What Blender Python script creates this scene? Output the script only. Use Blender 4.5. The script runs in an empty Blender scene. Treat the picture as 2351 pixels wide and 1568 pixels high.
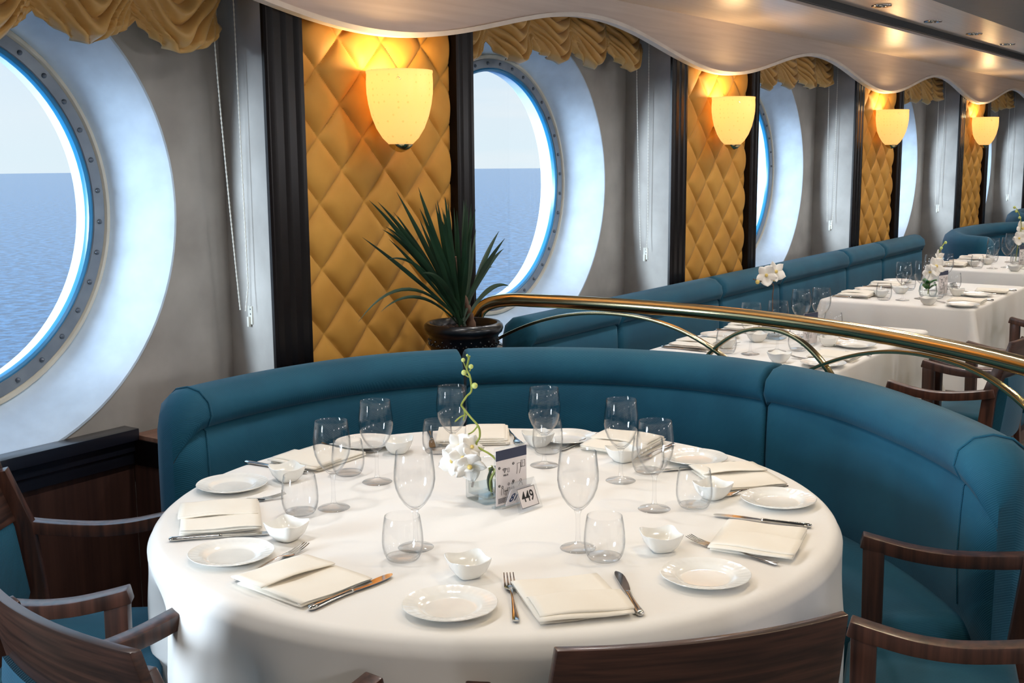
import bpy, bmesh, math, random
from mathutils import Vector, Matrix
random.seed(7)
sc = bpy.context.scene
C = sc.collection
PI = math.pi
def R(d): return math.radians(d)

# ------------------------------------------------------------------ camera
cam = bpy.data.cameras.new('camera'); camo = bpy.data.objects.new('camera', cam); C.objects.link(camo)
cam.sensor_fit = 'HORIZONTAL'; cam.sensor_width = 36.0; cam.lens = 36.0 * 2691.0 / 2351.0
cam.clip_start = 0.05; cam.clip_end = 3000
rot = Matrix(((0.57177477, 0.13531351, -0.80917481), (-0.82037775, 0.08547004, -0.56539828), (-0.00734583, 0.98710948, 0.15987781)))
camo.matrix_world = Matrix.Translation((0, 0, 1.536)) @ rot.to_4x4()
sc.camera = camo
sc.view_settings.view_transform = 'Standard'; sc.view_settings.look = 'None'
sc.view_settings.gamma = 1.0; sc.view_settings.use_curve_mapping = False
sc.view_settings.exposure = 0.0
cy = sc.cycles
cy.max_bounces = 10; cy.diffuse_bounces = 4; cy.glossy_bounces = 4; cy.transmission_bounces = 8
cy.transparent_max_bounces = 40; cy.caustics_reflective = False; cy.caustics_refractive = False
cy.sample_clamp_indirect = 6.0; cy.use_denoising = True; cy.blur_glossy = 0.5

# ------------------------------------------------------------------ materials
def lin(c):
    return tuple(((x / 255.0) / 12.92 if x / 255.0 <= 0.04045 else ((x / 255.0 + 0.055) / 1.055) ** 2.4) for x in c)
def new_mat(name):
    m = bpy.data.materials.new(name); m.use_nodes = True
    nt = m.node_tree; b = nt.nodes['Principled BSDF']
    return m, nt, b
def node(nt, t, **kw):
    n = nt.nodes.new(t)
    for k, v in kw.items(): setattr(n, k, v)
    return n
def coords(nt, scale, kind='Object'):
    tc = node(nt, 'ShaderNodeTexCoord'); mp = node(nt, 'ShaderNodeMapping')
    mp.inputs['Scale'].default_value = scale
    nt.links.new(tc.outputs[kind], mp.inputs['Vector'])
    return mp.outputs['Vector']
def ramp2(nt, fac, c0, c1, p0=0.0, p1=1.0):
    r = node(nt, 'ShaderNodeValToRGB'); e = r.color_ramp.elements
    e[0].color = (*c0, 1); e[1].color = (*c1, 1); e[0].position = p0; e[1].position = p1
    nt.links.new(fac, r.inputs['Fac']); return r.outputs['Color']
def noise_mat(name, c0, c1, rough=0.5, scale=(8, 8, 8), detail=4, metal=0.0, bump=0.0, bscale=None, spec=0.5, sheen=0.0, coat=0.0, p0=0.3, p1=0.7, bdist=0.002, dist=0.0):
    m, nt, b = new_mat(name)
    n = node(nt, 'ShaderNodeTexNoise'); n.inputs['Scale'].default_value = 1.0; n.inputs['Detail'].default_value = detail
    n.inputs['Distortion'].default_value = dist
    nt.links.new(coords(nt, scale), n.inputs['Vector'])
    nt.links.new(ramp2(nt, n.outputs['Fac'], lin(c0), lin(c1), p0, p1), b.inputs['Base Color'])
    b.inputs['Roughness'].default_value = rough; b.inputs['Metallic'].default_value = metal
    b.inputs['Specular IOR Level'].default_value = spec
    b.inputs['Sheen Weight'].default_value = sheen; b.inputs['Coat Weight'].default_value = coat
    b.inputs['Coat Roughness'].default_value = 0.15
    if bump:
        n2 = n
        if bscale:
            n2 = node(nt, 'ShaderNodeTexNoise'); n2.inputs['Scale'].default_value = 1.0; n2.inputs['Detail'].default_value = 3
            nt.links.new(coords(nt, bscale), n2.inputs['Vector'])
        bp = node(nt, 'ShaderNodeBump'); bp.inputs['Strength'].default_value = bump; bp.inputs['Distance'].default_value = bdist
        nt.links.new(n2.outputs['Fac'], bp.inputs['Height']); nt.links.new(bp.outputs['Normal'], b.inputs['Normal'])
    return m
def glass_mat(name, tint=(0.93, 0.95, 0.95), edge=(0.55, 0.60, 0.62), refl=0.75, power=2.6, base=0.035):
    """thin clear glass: lets light straight through, reflects and darkens towards its edges"""
    m = bpy.data.materials.new(name); m.use_nodes = True; nt = m.node_tree; nt.nodes.clear()
    out = node(nt, 'ShaderNodeOutputMaterial'); lw = node(nt, 'ShaderNodeLayerWeight'); lw.inputs['Blend'].default_value = 0.5
    pw = node(nt, 'ShaderNodeMath', operation='POWER'); pw.inputs[1].default_value = power
    nt.links.new(lw.outputs['Facing'], pw.inputs[0])
    ml = node(nt, 'ShaderNodeMath', operation='MULTIPLY_ADD'); ml.inputs[1].default_value = refl; ml.inputs[2].default_value = base
    nt.links.new(pw.outputs[0], ml.inputs[0])
    tr = node(nt, 'ShaderNodeBsdfTransparent'); gl = node(nt, 'ShaderNodeBsdfGlossy'); gl.inputs['Roughness'].default_value = 0.02
    nt.links.new(ramp2(nt, pw.outputs[0], tint, edge, 0.1, 0.95), tr.inputs['Color'])
    mx = node(nt, 'ShaderNodeMixShader')
    nt.links.new(ml.outputs[0], mx.inputs[0]); nt.links.new(tr.outputs[0], mx.inputs[1]); nt.links.new(gl.outputs[0], mx.inputs[2])
    nt.links.new(mx.outputs[0], out.inputs['Surface'])
    return m
def solid_glass(name, tint=(0.97, 0.98, 0.98), mix=0.30):
    m = bpy.data.materials.new(name); m.use_nodes = True; nt = m.node_tree; nt.nodes.clear()
    out = node(nt, 'ShaderNodeOutputMaterial'); g = node(nt, 'ShaderNodeBsdfGlass'); g.inputs['IOR'].default_value = 1.45
    g.inputs['Color'].default_value = (*tint, 1); g.inputs['Roughness'].default_value = 0.0
    t = node(nt, 'ShaderNodeBsdfTransparent'); t.inputs['Color'].default_value = (*tint, 1)
    mx = node(nt, 'ShaderNodeMixShader'); mx.inputs[0].default_value = mix
    nt.links.new(t.outputs[0], mx.inputs[1]); nt.links.new(g.outputs[0], mx.inputs[2]); nt.links.new(mx.outputs[0], out.inputs['Surface'])
    return m
def fabric_mat(name, c0, c1, scale=420):
    m, nt, b = new_mat(name)
    n = node(nt, 'ShaderNodeTexNoise'); n.inputs['Scale'].default_value = 5; n.inputs['Detail'].default_value = 5
    v = coords(nt, (1, 1, 1)); nt.links.new(v, n.inputs['Vector'])
    nt.links.new(ramp2(nt, n.outputs['Fac'], lin(c0), lin(c1), 0.3, 0.7), b.inputs['Base Color'])
    b.inputs['Roughness'].default_value = 0.75; b.inputs['Specular IOR Level'].default_value = 0.3
    b.inputs['Sheen Weight'].default_value = 0.12; b.inputs['Sheen Roughness'].default_value = 0.4
    w = node(nt, 'ShaderNodeTexWave', wave_type='BANDS', bands_direction='DIAGONAL'); w.inputs['Scale'].default_value = scale / 4
    w.inputs['Distortion'].default_value = 1.0; w.inputs['Detail'].default_value = 1
    nt.links.new(v, w.inputs['Vector'])
    bp = node(nt, 'ShaderNodeBump'); bp.inputs['Strength'].default_value = 0.25; bp.inputs['Distance'].default_value = 0.0015
    nt.links.new(w.outputs['Fac'], bp.inputs['Height']); nt.links.new(bp.outputs['Normal'], b.inputs['Normal'])
    return m
def plain(name, c, rough=0.5, metal=0.0, spec=0.5, coat=0.0, c2=None, s=12):
    c2 = c2 or tuple(min(255, x * 1.06 + 1) for x in c)
    return noise_mat(name, c, c2, rough, (s, s, s), 3, metal, spec=spec, coat=coat)

M = {}
M['teal'] = fabric_mat('teal upholstery', (18, 76, 100), (24, 88, 112))
M['gold_velvet'] = noise_mat('gold velvet', (172, 122, 48), (196, 146, 66), 0.6, (5, 5, 5), 4, sheen=0.05, spec=0.2, bump=0.1, bscale=(300, 300, 300), bdist=0.001)
M['gold_satin'] = noise_mat('gold satin', (186, 144, 78), (208, 166, 98), 0.38, (6, 6, 6), 4, sheen=0.1, spec=0.45)
M['dark_trim'] = noise_mat('dark lacquered trim', (11, 8, 9), (17, 11, 11), 0.28, (30, 30, 2), 4, spec=0.2)
M['walnut'] = noise_mat('dark walnut', (44, 27, 21), (88, 55, 43), 0.36, (60, 60, 3), 6, coat=0.25, p0=0.35, p1=0.7, dist=0.4)
M['walnut_long'] = noise_mat('dark walnut along the grain', (40, 25, 21), (80, 51, 40), 0.36, (4, 40, 120), 6, coat=0.25, p0=0.35, p1=0.7, dist=0.4)
M['panelling'] = noise_mat('wood panelling', (52, 33, 28), (78, 52, 44), 0.45, (45, 45, 1.5), 6, coat=0.1)
M['ledge_wood'] = noise_mat('ledge wood', (110, 75, 58), (140, 98, 78), 0.4, (4, 50, 4), 5, coat=0.2)
M['sill'] = noise_mat('dark blue-black sill', (22, 24, 32), (32, 34, 44), 0.28, (3, 40, 40), 4, coat=0.4)
M['plaster'] = noise_mat('mottled grey plaster', (158, 153, 147), (184, 180, 174), 0.8, (5, 5, 5), 6, p0=0.3, p1=0.72)
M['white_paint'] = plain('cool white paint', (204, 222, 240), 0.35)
M['cream'] = plain('cream ring', (205, 200, 185), 0.4)
M['steel'] = noise_mat('grey steel', (120, 130, 142), (140, 150, 160), 0.4, (10, 10, 10), 3, metal=0.35)
M['gasket'] = plain('blue gasket', (40, 120, 165), 0.3)
M['screw'] = plain('dull screw', (104, 110, 118), 0.35, 0.6)
M['pane'] = glass_mat('window glass', (0.97, 0.99, 1.0), (0.8, 0.88, 0.92), 0.5, 4.0, 0.03)
M['brass'] = noise_mat('polished brass', (204, 184, 138), (218, 200, 156), 0.17, (3, 3, 3), 3, metal=1.0)
M['satin'] = noise_mat('satin laminate', (204, 190, 181), (216, 203, 194), 0.32, (2, 60, 60), 4, metal=0.15, spec=0.6)
M['lip'] = plain('white edge strip', (222, 216, 208), 0.35)
M['dark_gap'] = plain('dark seam', (24, 32, 38), 0.6)
M['grey_beam'] = plain('grey ceiling beam', (92, 94, 100), 0.5)
M['cloth'] = noise_mat('white linen', (236, 233, 229), (242, 240, 236), 0.85, (3, 3, 3), 4, spec=0.2, bump=0.25, bscale=(14, 14, 14), bdist=0.006)
M['napkin'] = noise_mat('ivory napkin linen', (238, 230, 216), (244, 238, 226), 0.85, (8, 8, 8), 4, spec=0.2, bump=0.15, bscale=(60, 60, 60), bdist=0.002)
M['china'] = plain('white china', (236, 235, 230), 0.12, spec=0.6, coat=0.3)
M['silver'] = noise_mat('polished cutlery steel', (205, 203, 200), (218, 216, 212), 0.12, (20, 20, 20), 3, metal=1.0)
M['bowl_glass'] = glass_mat('thin drinking glass', (0.996, 0.997, 0.997), (0.60, 0.63, 0.66), 0.75, 3.6, 0.028)
M['thick_glass'] = glass_mat('stem glass', (0.995, 0.996, 0.997), (0.50, 0.53, 0.56), 0.8, 4.2, 0.04)
M['acrylic'] = glass_mat('clear acrylic', (0.975, 0.98, 0.98), (0.70, 0.72, 0.74), 0.6, 2.5, 0.045)
M['vase_glass'] = glass_mat('vase glass', (0.98, 0.99, 0.99), (0.55, 0.66, 0.68), 0.7, 2.2, 0.05)
M['water'] = glass_mat('vase water', (0.95, 0.975, 0.97), (0.6, 0.7, 0.7), 0.5, 3.0, 0.03)
M['paper'] = plain('printed paper', (226, 220, 222), 0.7)
M['ink'] = plain('black ink', (24, 24, 26), 0.7)
M['navy_ink'] = plain('navy ink', (44, 52, 78), 0.6)
M['blue_ink'] = plain('blue ink', (24, 50, 92), 0.7)
M['petal'] = noise_mat('white orchid petal', (238, 234, 228), (250, 248, 244), 0.6, (40, 40, 40), 3, spec=0.3)
M['petal_heart'] = plain('orchid heart', (214, 190, 110), 0.5)
M['stem_green'] = noise_mat('orchid stem', (122, 134, 48), (160, 170, 74), 0.5, (30, 30, 30), 3)
M['bud'] = noise_mat('orchid bud', (186, 200, 104), (214, 220, 140), 0.5, (60, 60, 60), 3)
M['leaf'] = noise_mat('dark green blade', (16, 40, 28), (40, 72, 46), 0.45, (6, 6, 6), 4, spec=0.5)
M['orchid_leaf'] = noise_mat('green orchid leaf', (30, 92, 36), (52, 124, 50), 0.35, (12, 12, 12), 3)
M['bark'] = noise_mat('bark', (74, 54, 44), (120, 92, 74), 0.9, (40, 40, 20), 5, bump=0.6, bdist=0.004)
M['soil'] = noise_mat('bark chips', (30, 22, 20), (76, 56, 50), 0.9, (50, 50, 50), 4, bump=0.8, bdist=0.01)
M['pot'] = noise_mat('black glazed pot', (9, 12, 18), (16, 21, 30), 0.30, (15, 15, 15), 4, coat=0.2, bump=0.2, bscale=(60, 60, 90), bdist=0.003)
M['plastic'] = plain('ivory plastic', (206, 204, 194), 0.4)
M['carpet'] = noise_mat('patterned carpet', (96, 92, 90), (132, 124, 116), 0.95, (20, 20, 20), 6)
M['chrome'] = plain('chrome', (190, 188, 184), 0.15, 1.0)
M['baffle'] = plain('dark baffle', (20, 22, 26), 0.4)
M['hull'] = plain('ship hull paint', (230, 232, 234), 0.5)
def emis(name, col, strength, base=(0.8, 0.7, 0.5)):
    m, nt, b = new_mat(name)
    n = node(nt, 'ShaderNodeTexNoise'); n.inputs['Scale'].default_value = 1; nt.links.new(coords(nt, (20, 20, 20)), n.inputs['Vector'])
    nt.links.new(ramp2(nt, n.outputs['Fac'], tuple(x * 0.97 for x in base), base), b.inputs['Base Color'])
    b.inputs['Emission Color'].default_value = (*col, 1); b.inputs['Emission Strength'].default_value = strength
    b.inputs['Roughness'].default_value = 0.3
    return m
M['bulb'] = emis('lit bulb', (1.0, 0.86, 0.62), 8.0)
def shade_mat():
    """lit frosted glass of the sconces, with rows of small darker dots"""
    m, nt, b = new_mat('lit frosted shade')
    v = coords(nt, (46, 46, 46), 'Object')
    vo = node(nt, 'ShaderNodeTexVoronoi', feature='F1'); vo.inputs['Scale'].default_value = 1.0; vo.inputs['Randomness'].default_value = 0.25
    nt.links.new(v, vo.inputs['Vector'])
    em = node(nt, 'ShaderNodeEmission'); em.inputs['Strength'].default_value = 0.42
    nt.links.new(ramp2(nt, vo.outputs['Distance'], (0.76, 0.46, 0.15), (1.0, 0.72, 0.33), 0.13, 0.22), em.inputs['Color'])
    tl = node(nt, 'ShaderNodeBsdfTranslucent'); tl.inputs['Color'].default_value = (0.75, 0.52, 0.24, 1)
    b.inputs['Base Color'].default_value = (0.30, 0.25, 0.16, 1); b.inputs['Roughness'].default_value = 0.25
    m1 = node(nt, 'ShaderNodeMixShader'); m1.inputs[0].default_value = 0.6
    nt.links.new(b.outputs[0], m1.inputs[1]); nt.links.new(tl.outputs[0], m1.inputs[2])
    ad = node(nt, 'ShaderNodeAddShader'); nt.links.new(m1.outputs[0], ad.inputs[0]); nt.links.new(em.outputs[0], ad.inputs[1])
    nt.links.new(ad.outputs[0], nt.nodes['Material Output'].inputs['Surface'])
    return m
M['shade'] = shade_mat()
def sea_mat():
    m, nt, b = new_mat('sea water')
    v = coords(nt, (0.75, 0.75, 0.75), 'Object')
    n = node(nt, 'ShaderNodeTexNoise'); n.inputs['Scale'].default_value = 1.0; n.inputs['Detail'].default_value = 8; n.inputs['Roughness'].default_value = 0.62
    nt.links.new(v, n.inputs['Vector'])
    nt.links.new(ramp2(nt, n.outputs['Fac'], (0.006, 0.045, 0.115), (0.06, 0.175, 0.33), 0.42, 0.60), b.inputs['Base Color'])
    b.inputs['Roughness'].default_value = 0.2; b.inputs['Specular IOR Level'].default_value = 0.16
    bp = node(nt, 'ShaderNodeBump'); bp.inputs['Strength'].default_value = 0.45; bp.inputs['Distance'].default_value = 0.35
    nt.links.new(n.outputs['Fac'], bp.inputs['Height']); nt.links.new(bp.outputs['Normal'], b.inputs['Normal'])
    return m
M['sea'] = sea_mat()

# ------------------------------------------------------------------ mesh helpers
class MB:
    def __init__(s): s.bm = bmesh.new()
    def v(s, p): return s.bm.verts.new(p)
    def face(s, vs):
        try: return s.bm.faces.new(vs)
        except ValueError: return None
    def grid(s, rows, close_u=False, close_v=False):
        """rows: list of lists of points; quads between them"""
        V = [[s.v(p) for p in r] for r in rows]
        nr, nc = len(V), len(V[0])
        for i in range(nr if close_u else nr - 1):
            for j in range(nc if close_v else nc - 1):
                s.face([V[i][j], V[i][(j + 1) % nc], V[(i + 1) % nr][(j + 1) % nc], V[(i + 1) % nr][j]])
        return V
    def loft(s, rings, caps=True):
        V = s.grid(rings, close_v=True)
        if caps:
            s.face(list(reversed(V[0]))); s.face(V[-1])
        return V
    def box(s, x0, x1, y0, y1, z0, z1):
        r = lambda z: [(x0, y0, z), (x1, y0, z), (x1, y1, z), (x0, y1, z)]
        s.loft([r(z0), r(z1)]); return s
    def prism(s, pts, z0, z1):
        s.loft([[(x, y, z0) for x, y in pts], [(x, y, z1) for x, y in pts]]); return s
    def lathe(s, prof, n=32, a0=0.0, a1=2 * PI, c=(0, 0, 0)):
        full = abs(a1 - a0 - 2 * PI) < 1e-6
        m = n if full else n + 1
        rows = [[(c[0] + r * math.cos(a0 + (a1 - a0) * k / n), c[1] + r * math.sin(a0 + (a1 - a0) * k / n), c[2] + z) for k in range(m)] for r, z in prof]
        s.grid(rows, close_v=full); return s
    def tube(s, path, rad, n=8, caps=True, sx=1.0):
        P = [Vector(p) for p in path]
        rad = rad if isinstance(rad, (list, tuple)) else [rad] * len(P)
        rings = []; up = None
        for i, p in enumerate(P):
            d = (P[min(i + 1, len(P) - 1)] - P[max(i - 1, 0)]).normalized()
            if up is None:
                up = Vector((0, 0, 1)) if abs(d.z) < 0.9 else Vector((1, 0, 0))
            a = d.cross(up).normalized(); up = a.cross(d).normalized()
            rings.append([tuple(p + (a * math.cos(2 * PI * k / n) * sx + up * math.sin(2 * PI * k / n)) * rad[i]) for k in range(n)])
        s.loft(rings, caps); return s
    def rectbar(s, path, w, h, upv=(0, 0, 1)):
        """rectangular bar along a path: w across, h along upv"""
        P = [Vector(p) for p in path]; rings = []
        for i, p in enumerate(P):
            d = (P[min(i + 1, len(P) - 1)] - P[max(i - 1, 0)]).normalized()
            u = Vector(upv); a = d.cross(u).normalized(); u = a.cross(d).normalized()
            ww = w[i] if isinstance(w, (list, tuple)) else w; hh = h[i] if isinstance(h, (list, tuple)) else h
            rings.append([tuple(p + a * sx * ww / 2 + u * sy * hh / 2) for sx, sy in ((-1, -1), (1, -1), (1, 1), (-1, 1))])
        s.loft(rings); return s
    def sphere(s, c, r, n=10, m=6, sq=(1, 1, 1)):
        rows = []
        for i in range(m + 1):
            t = PI * i / m; rr = max(r * math.sin(t), 1e-5)
            rows.append([(c[0] + sq[0] * rr * math.cos(2 * PI * k / n), c[1] + sq[1] * rr * math.sin(2 * PI * k / n), c[2] - sq[2] * r * math.cos(t)) for k in range(n)])
        s.grid(rows, close_v=True); return s
    def done(s, name, mat, parent=None, bevel=0.0, smooth=True, angle=38, loc=None, subd=0, solid=0.0):
        bm = s.bm
        bmesh.ops.remove_doubles(bm, verts=bm.verts, dist=1e-6)
        bmesh.ops.recalc_face_normals(bm, faces=bm.faces)
        if bevel:
            ed = [e for e in bm.edges if len(e.link_faces) == 2 and e.calc_face_angle(0) > R(30)]
            if ed: bmesh.ops.bevel(bm, geom=ed, offset=bevel, segments=2, profile=0.6, affect='EDGES', clamp_overlap=True)
        if smooth:
            for f in bm.faces: f.smooth = True
            for e in bm.edges:
                if len(e.link_faces) == 2 and e.calc_face_angle(0) > R(angle): e.smooth = False
        me = bpy.data.meshes.new(name); bm.to_mesh(me); bm.free()
        o = bpy.data.objects.new(name, me); C.objects.link(o)
        if mat: me.materials.append(mat)
        if parent: o.parent = parent
        if loc: o.location = loc
        if solid:
            md = o.modifiers.new('thickness', 'SOLIDIFY'); md.thickness = solid; md.offset = 0
        if subd:
            md = o.modifiers.new('smooth', 'SUBSURF'); md.levels = subd; md.render_levels = subd
        return o
def tag(o, label, cat, group=None, kind=None):
    o['label'] = label; o['category'] = cat
    if group: o['group'] = group
    if kind: o['kind'] = kind
    return o
def struct(o, label=None):
    o['kind'] = 'structure'
    if label: o['label'] = label
    return o
def empty(name, loc=(0, 0, 0), rz=0.0):
    o = bpy.data.objects.new(name, None); C.objects.link(o)
    o.location = loc; o.rotation_euler = (0, 0, rz); o.empty_display_size = 0.05
    return o
KIDS = {}
def copy_tree(o, parent=None):
    c = o.copy(); C.objects.link(c)
    if parent: c.parent = parent
    for ch in [x for x in C.objects if x.parent == o]: copy_tree(ch, c)
    return c
class Proto:
    """first use places the thing itself, later uses place copies"""
    def __init__(s, maker): s.maker = maker; s.root = None; s.used = False
    def place(s, loc, rz, label, cat, group=None):
        if s.root is None:
            s.root = s.maker(); o = s.root
        else: o = copy_tree(s.root)
        o.location = loc; o.rotation_euler = (0, 0, rz)
        for k in ('group',):
            if k in o: del o[k]
        tag(o, label, cat, group); return o
def catmull(pts, n):
    P = [Vector(p) for p in pts]; out = []
    for i in range(len(P) - 1):
        p0, p1, p2, p3 = P[max(i - 1, 0)], P[i], P[i + 1], P[min(i + 2, len(P) - 1)]
        for k in range(n):
            t = k / n
            out.append(0.5 * ((2 * p1) + (p2 - p0) * t + (2 * p0 - 5 * p1 + 4 * p2 - p3) * t * t + (3 * p1 - p0 - 3 * p2 + p3) * t ** 3))
    out.append(P[-1]); return out
def interp(tab, x):
    if x <= tab[0][0]: return tab[0][1]
    for (a, u), (b, v) in zip(tab, tab[1:]):
        if x <= b:
            t = (x - a) / (b - a); t = t * t * (3 - 2 * t); return u + (v - u) * t
    return tab[-1][1]

# ------------------------------------------------------------------ world, sea
w = bpy.data.worlds.new('sky'); sc.world = w; w.use_nodes = True; nt = w.node_tree
bg = nt.nodes['Background']; tc = node(nt, 'ShaderNodeTexCoord'); sep = node(nt, 'ShaderNodeSeparateXYZ')
nt.links.new(tc.outputs['Generated'], sep.inputs[0])
rp = node(nt, 'ShaderNodeValToRGB'); e = rp.color_ramp.elements
e[0].position = 0.0; e[0].color = (0.78, 0.91, 0.98, 1); e[1].position = 1.0; e[1].color = (0.28, 0.54, 0.86, 1)
for p, c in ((0.03, (0.80, 0.91, 0.98, 1)), (0.10, (0.72, 0.87, 1.0, 1)), (0.3, (0.50, 0.75, 0.95, 1))):
    x = e.new(p); x.color = c
ab = node(nt, 'ShaderNodeMath', operation='ABSOLUTE'); nt.links.new(sep.outputs['Z'], ab.inputs[0]); nt.links.new(ab.outputs[0], rp.inputs['Fac'])
cn = node(nt, 'ShaderNodeTexNoise'); cn.inputs['Scale'].default_value = 4.0; cn.inputs['Detail'].default_value = 6
cmap = node(nt, 'ShaderNodeMapping'); cmap.inputs['Scale'].default_value = (1, 1, 7)
nt.links.new(tc.outputs['Generated'], cmap.inputs['Vector']); nt.links.new(cmap.outputs['Vector'], cn.inputs['Vector'])
cl = node(nt, 'ShaderNodeMapRange'); cl.inputs['From Min'].default_value = 0.52; cl.inputs['From Max'].default_value = 0.72; cl.inputs['To Max'].default_value = 0.55
nt.links.new(cn.outputs['Fac'], cl.inputs['Value'])
mx = node(nt, 'ShaderNodeMix', data_type='RGBA'); mx.inputs['B'].default_value = (0.94, 0.96, 0.97, 1)
nt.links.new(cl.outputs['Result'], mx.inputs['Factor']); nt.links.new(rp.outputs['Color'], mx.inputs['A'])
nt.links.new(mx.outputs['Result'], bg.inputs['Color'])
up = node(nt, 'ShaderNodeMapRange', interpolation_type='SMOOTHSTEP'); up.inputs['From Min'].default_value = 0.17; up.inputs['From Max'].default_value = 0.5
up.inputs['To Min'].default_value = 1.0; up.inputs['To Max'].default_value = 2.6      # brighter high sky
nt.links.new(sep.outputs['Z'], up.inputs['Value']); nt.links.new(up.outputs['Result'], bg.inputs['Strength'])

sea = MB()
sea.lathe([(0.001, 0), (20, 0), (60, 0), (200, 0), (600, 0), (1180, 0), (1185, -4)], 96)
so = sea.done('sea', M['sea'], loc=(0, 0, -15.0)); struct(so, 'calm blue sea out to the horizon')

# ------------------------------------------------------------------ room shell
P0, PER = 3.06, 2.667               # first pillar centre, spacing along the wall (x)
YP, YW = 2.72, 3.0                  # pillar face, window wall
NP = 6
o = MB().box(-2.5, 17, -3.2, 3.1, -0.05, 0.0).done('floor', M['carpet'], smooth=False); struct(o, 'dark carpeted floor')
o = MB().box(-2.5, 17, -3.25, -3.2, 0.0, 2.25).done('wall_aisle', M['lip'], smooth=False); struct(o, 'pale inner wall across the aisle')
o = MB().box(-2.55, -2.5, -3.2, 3.1, 0.0, 2.25).done('wall_end', M['plaster'], smooth=False); struct(o, 'grey end wall')
o = MB().box(17, 17.05, -3.2, 3.1, 0.0, 2.25).done('wall_far_end', M['plaster'], smooth=False); struct(o, 'grey far end wall')
def hole_wall(cx, x0, x1, z0, z1, cz, r, y0, y1):
    """wall slab with a round hole"""
    n = 96; mb = MB(); out = []; inn = []
    for k in range(n):
        a = 2 * PI * k / n; ca, sa = math.cos(a), math.sin(a)
        t = min((x1 - cx) / ca if ca > 1e-9 else 9e9, (x0 - cx) / ca if ca < -1e-9 else 9e9, (z1 - cz) / sa if sa > 1e-9 else 9e9, (z0 - cz) / sa if sa < -1e-9 else 9e9)
        out.append((cx + ca * t, cz + sa * t)); inn.append((cx + ca * r, cz + sa * r))
    for (y) in (y0, y1):
        mb.grid([[(x, y, z) for x, z in inn], [(x, y, z) for x, z in out]], close_v=True)
    mb.grid([[(x, y0, z) for x, z in inn], [(x, y1, z) for x, z in inn]], close_v=True)
    for (xa, za), (xb, zb) in (((x0, z0), (x1, z0)), ((x1, z0), (x1, z1)), ((x1, z1), (x0, z1)), ((x0, z1), (x0, z0))):
        pass
    return mb
RO, RF, RG = 0.713, 0.574, 0.528
ZC = 1.378
for k in range(-1, NP - 1):
    pc = P0 + PER * k
    wc = pc + PER / 2               # window centre in the bay to the right of pillar k
    nm = k + 2
    # plaster wall around the recess opening
    o = hole_wall(wc, pc + 0.30, pc + PER - 0.30, 0.0, 2.2, ZC, RO, YW, YW + 0.03).done('wall_bay', M['plaster'], smooth=False)
    o.name = 'wall_bay_%d' % nm; struct(o, 'mottled grey plaster wall around a porthole')
    # porthole
    win = empty('window_%d' % nm, (wc, YW, ZC)); struct(win, 'round porthole window with white splayed surround')
    def ring(prof, name, mat, n=96, parent=win, smooth=True):
        mb = MB(); mb.grid([[(r * math.cos(2 * PI * i / n), y, r * math.sin(2 * PI * i / n)) for i in range(n)] for r, y in prof], close_v=True, close_u=False)
        return mb.done(name, mat, parent, angle=30)
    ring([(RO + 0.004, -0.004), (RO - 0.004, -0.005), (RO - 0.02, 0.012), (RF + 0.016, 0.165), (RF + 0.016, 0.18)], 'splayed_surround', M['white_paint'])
    ring([(RF + 0.018, 0.162), (RF + 0.012, 0.152), (RF + 0.002, 0.152), (RF - 0.004, 0.162), (RF - 0.004, 0.18)], 'cream_bead', M['cream'])
    fr = ring([(RF - 0.002, 0.17), (RF - 0.004, 0.158), (RG + 0.006, 0.158), (RG + 0.001, 0.164), (RG + 0.001, 0.185)], 'steel_ring', M['steel'])
    ring([(RG + 0.003, 0.161), (RG - 0.003, 0.159), (RG - 0.010, 0.164), (RG - 0.012, 0.172), (RG - 0.012, 0.182)], 'gasket', M['gasket'])
    if k < 4:
        n = 36
        for i in range(n):
            if k >= 1 and not (-9 <= i <= 9): continue
            a = 2 * PI * (i + 0.5) / n; r = (RF + RG) / 2
            mb = MB(); mb.lathe([(0.0005, 0.009), (0.004, 0.008), (0.0075, 0.004), (0.008, 0.0)], 10)
            s = mb.done('screw', M['screw'], fr)
            s.matrix_local = Matrix.Translation((r * math.cos(a), 0.158, r * math.sin(a))) @ Matrix.Rotation(R(90), 4, 'X')
    mb = MB(); mb.grid([[(0.0005 * math.cos(2 * PI * i / 64), 0.175, 0.0005 * math.sin(2 * PI * i / 64)) for i in range(64)], [((RG - 0.01) * math.cos(2 * PI * i / 64), 0.175, (RG - 0.01) * math.sin(2 * PI * i / 64)) for i in range(64)]], close_v=True)
    mb.done('pane', M['pane'], win, smooth=False)
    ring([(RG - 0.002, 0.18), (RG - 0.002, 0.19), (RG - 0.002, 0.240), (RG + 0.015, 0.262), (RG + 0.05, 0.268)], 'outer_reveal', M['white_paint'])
# outer hull around the reveals
for k in range(-1, NP - 1):
    pc = P0 + PER * k; wc = pc + PER / 2
    o = hole_wall(wc, pc, pc + PER, -0.5, 3.0, ZC, RG + 0.03, 3.262, 3.275).done('wall_hull', M['hull'], smooth=False)
    o.name = 'wall_hull_%d' % (k + 2); struct(o, 'outer white hull plating')
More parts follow.
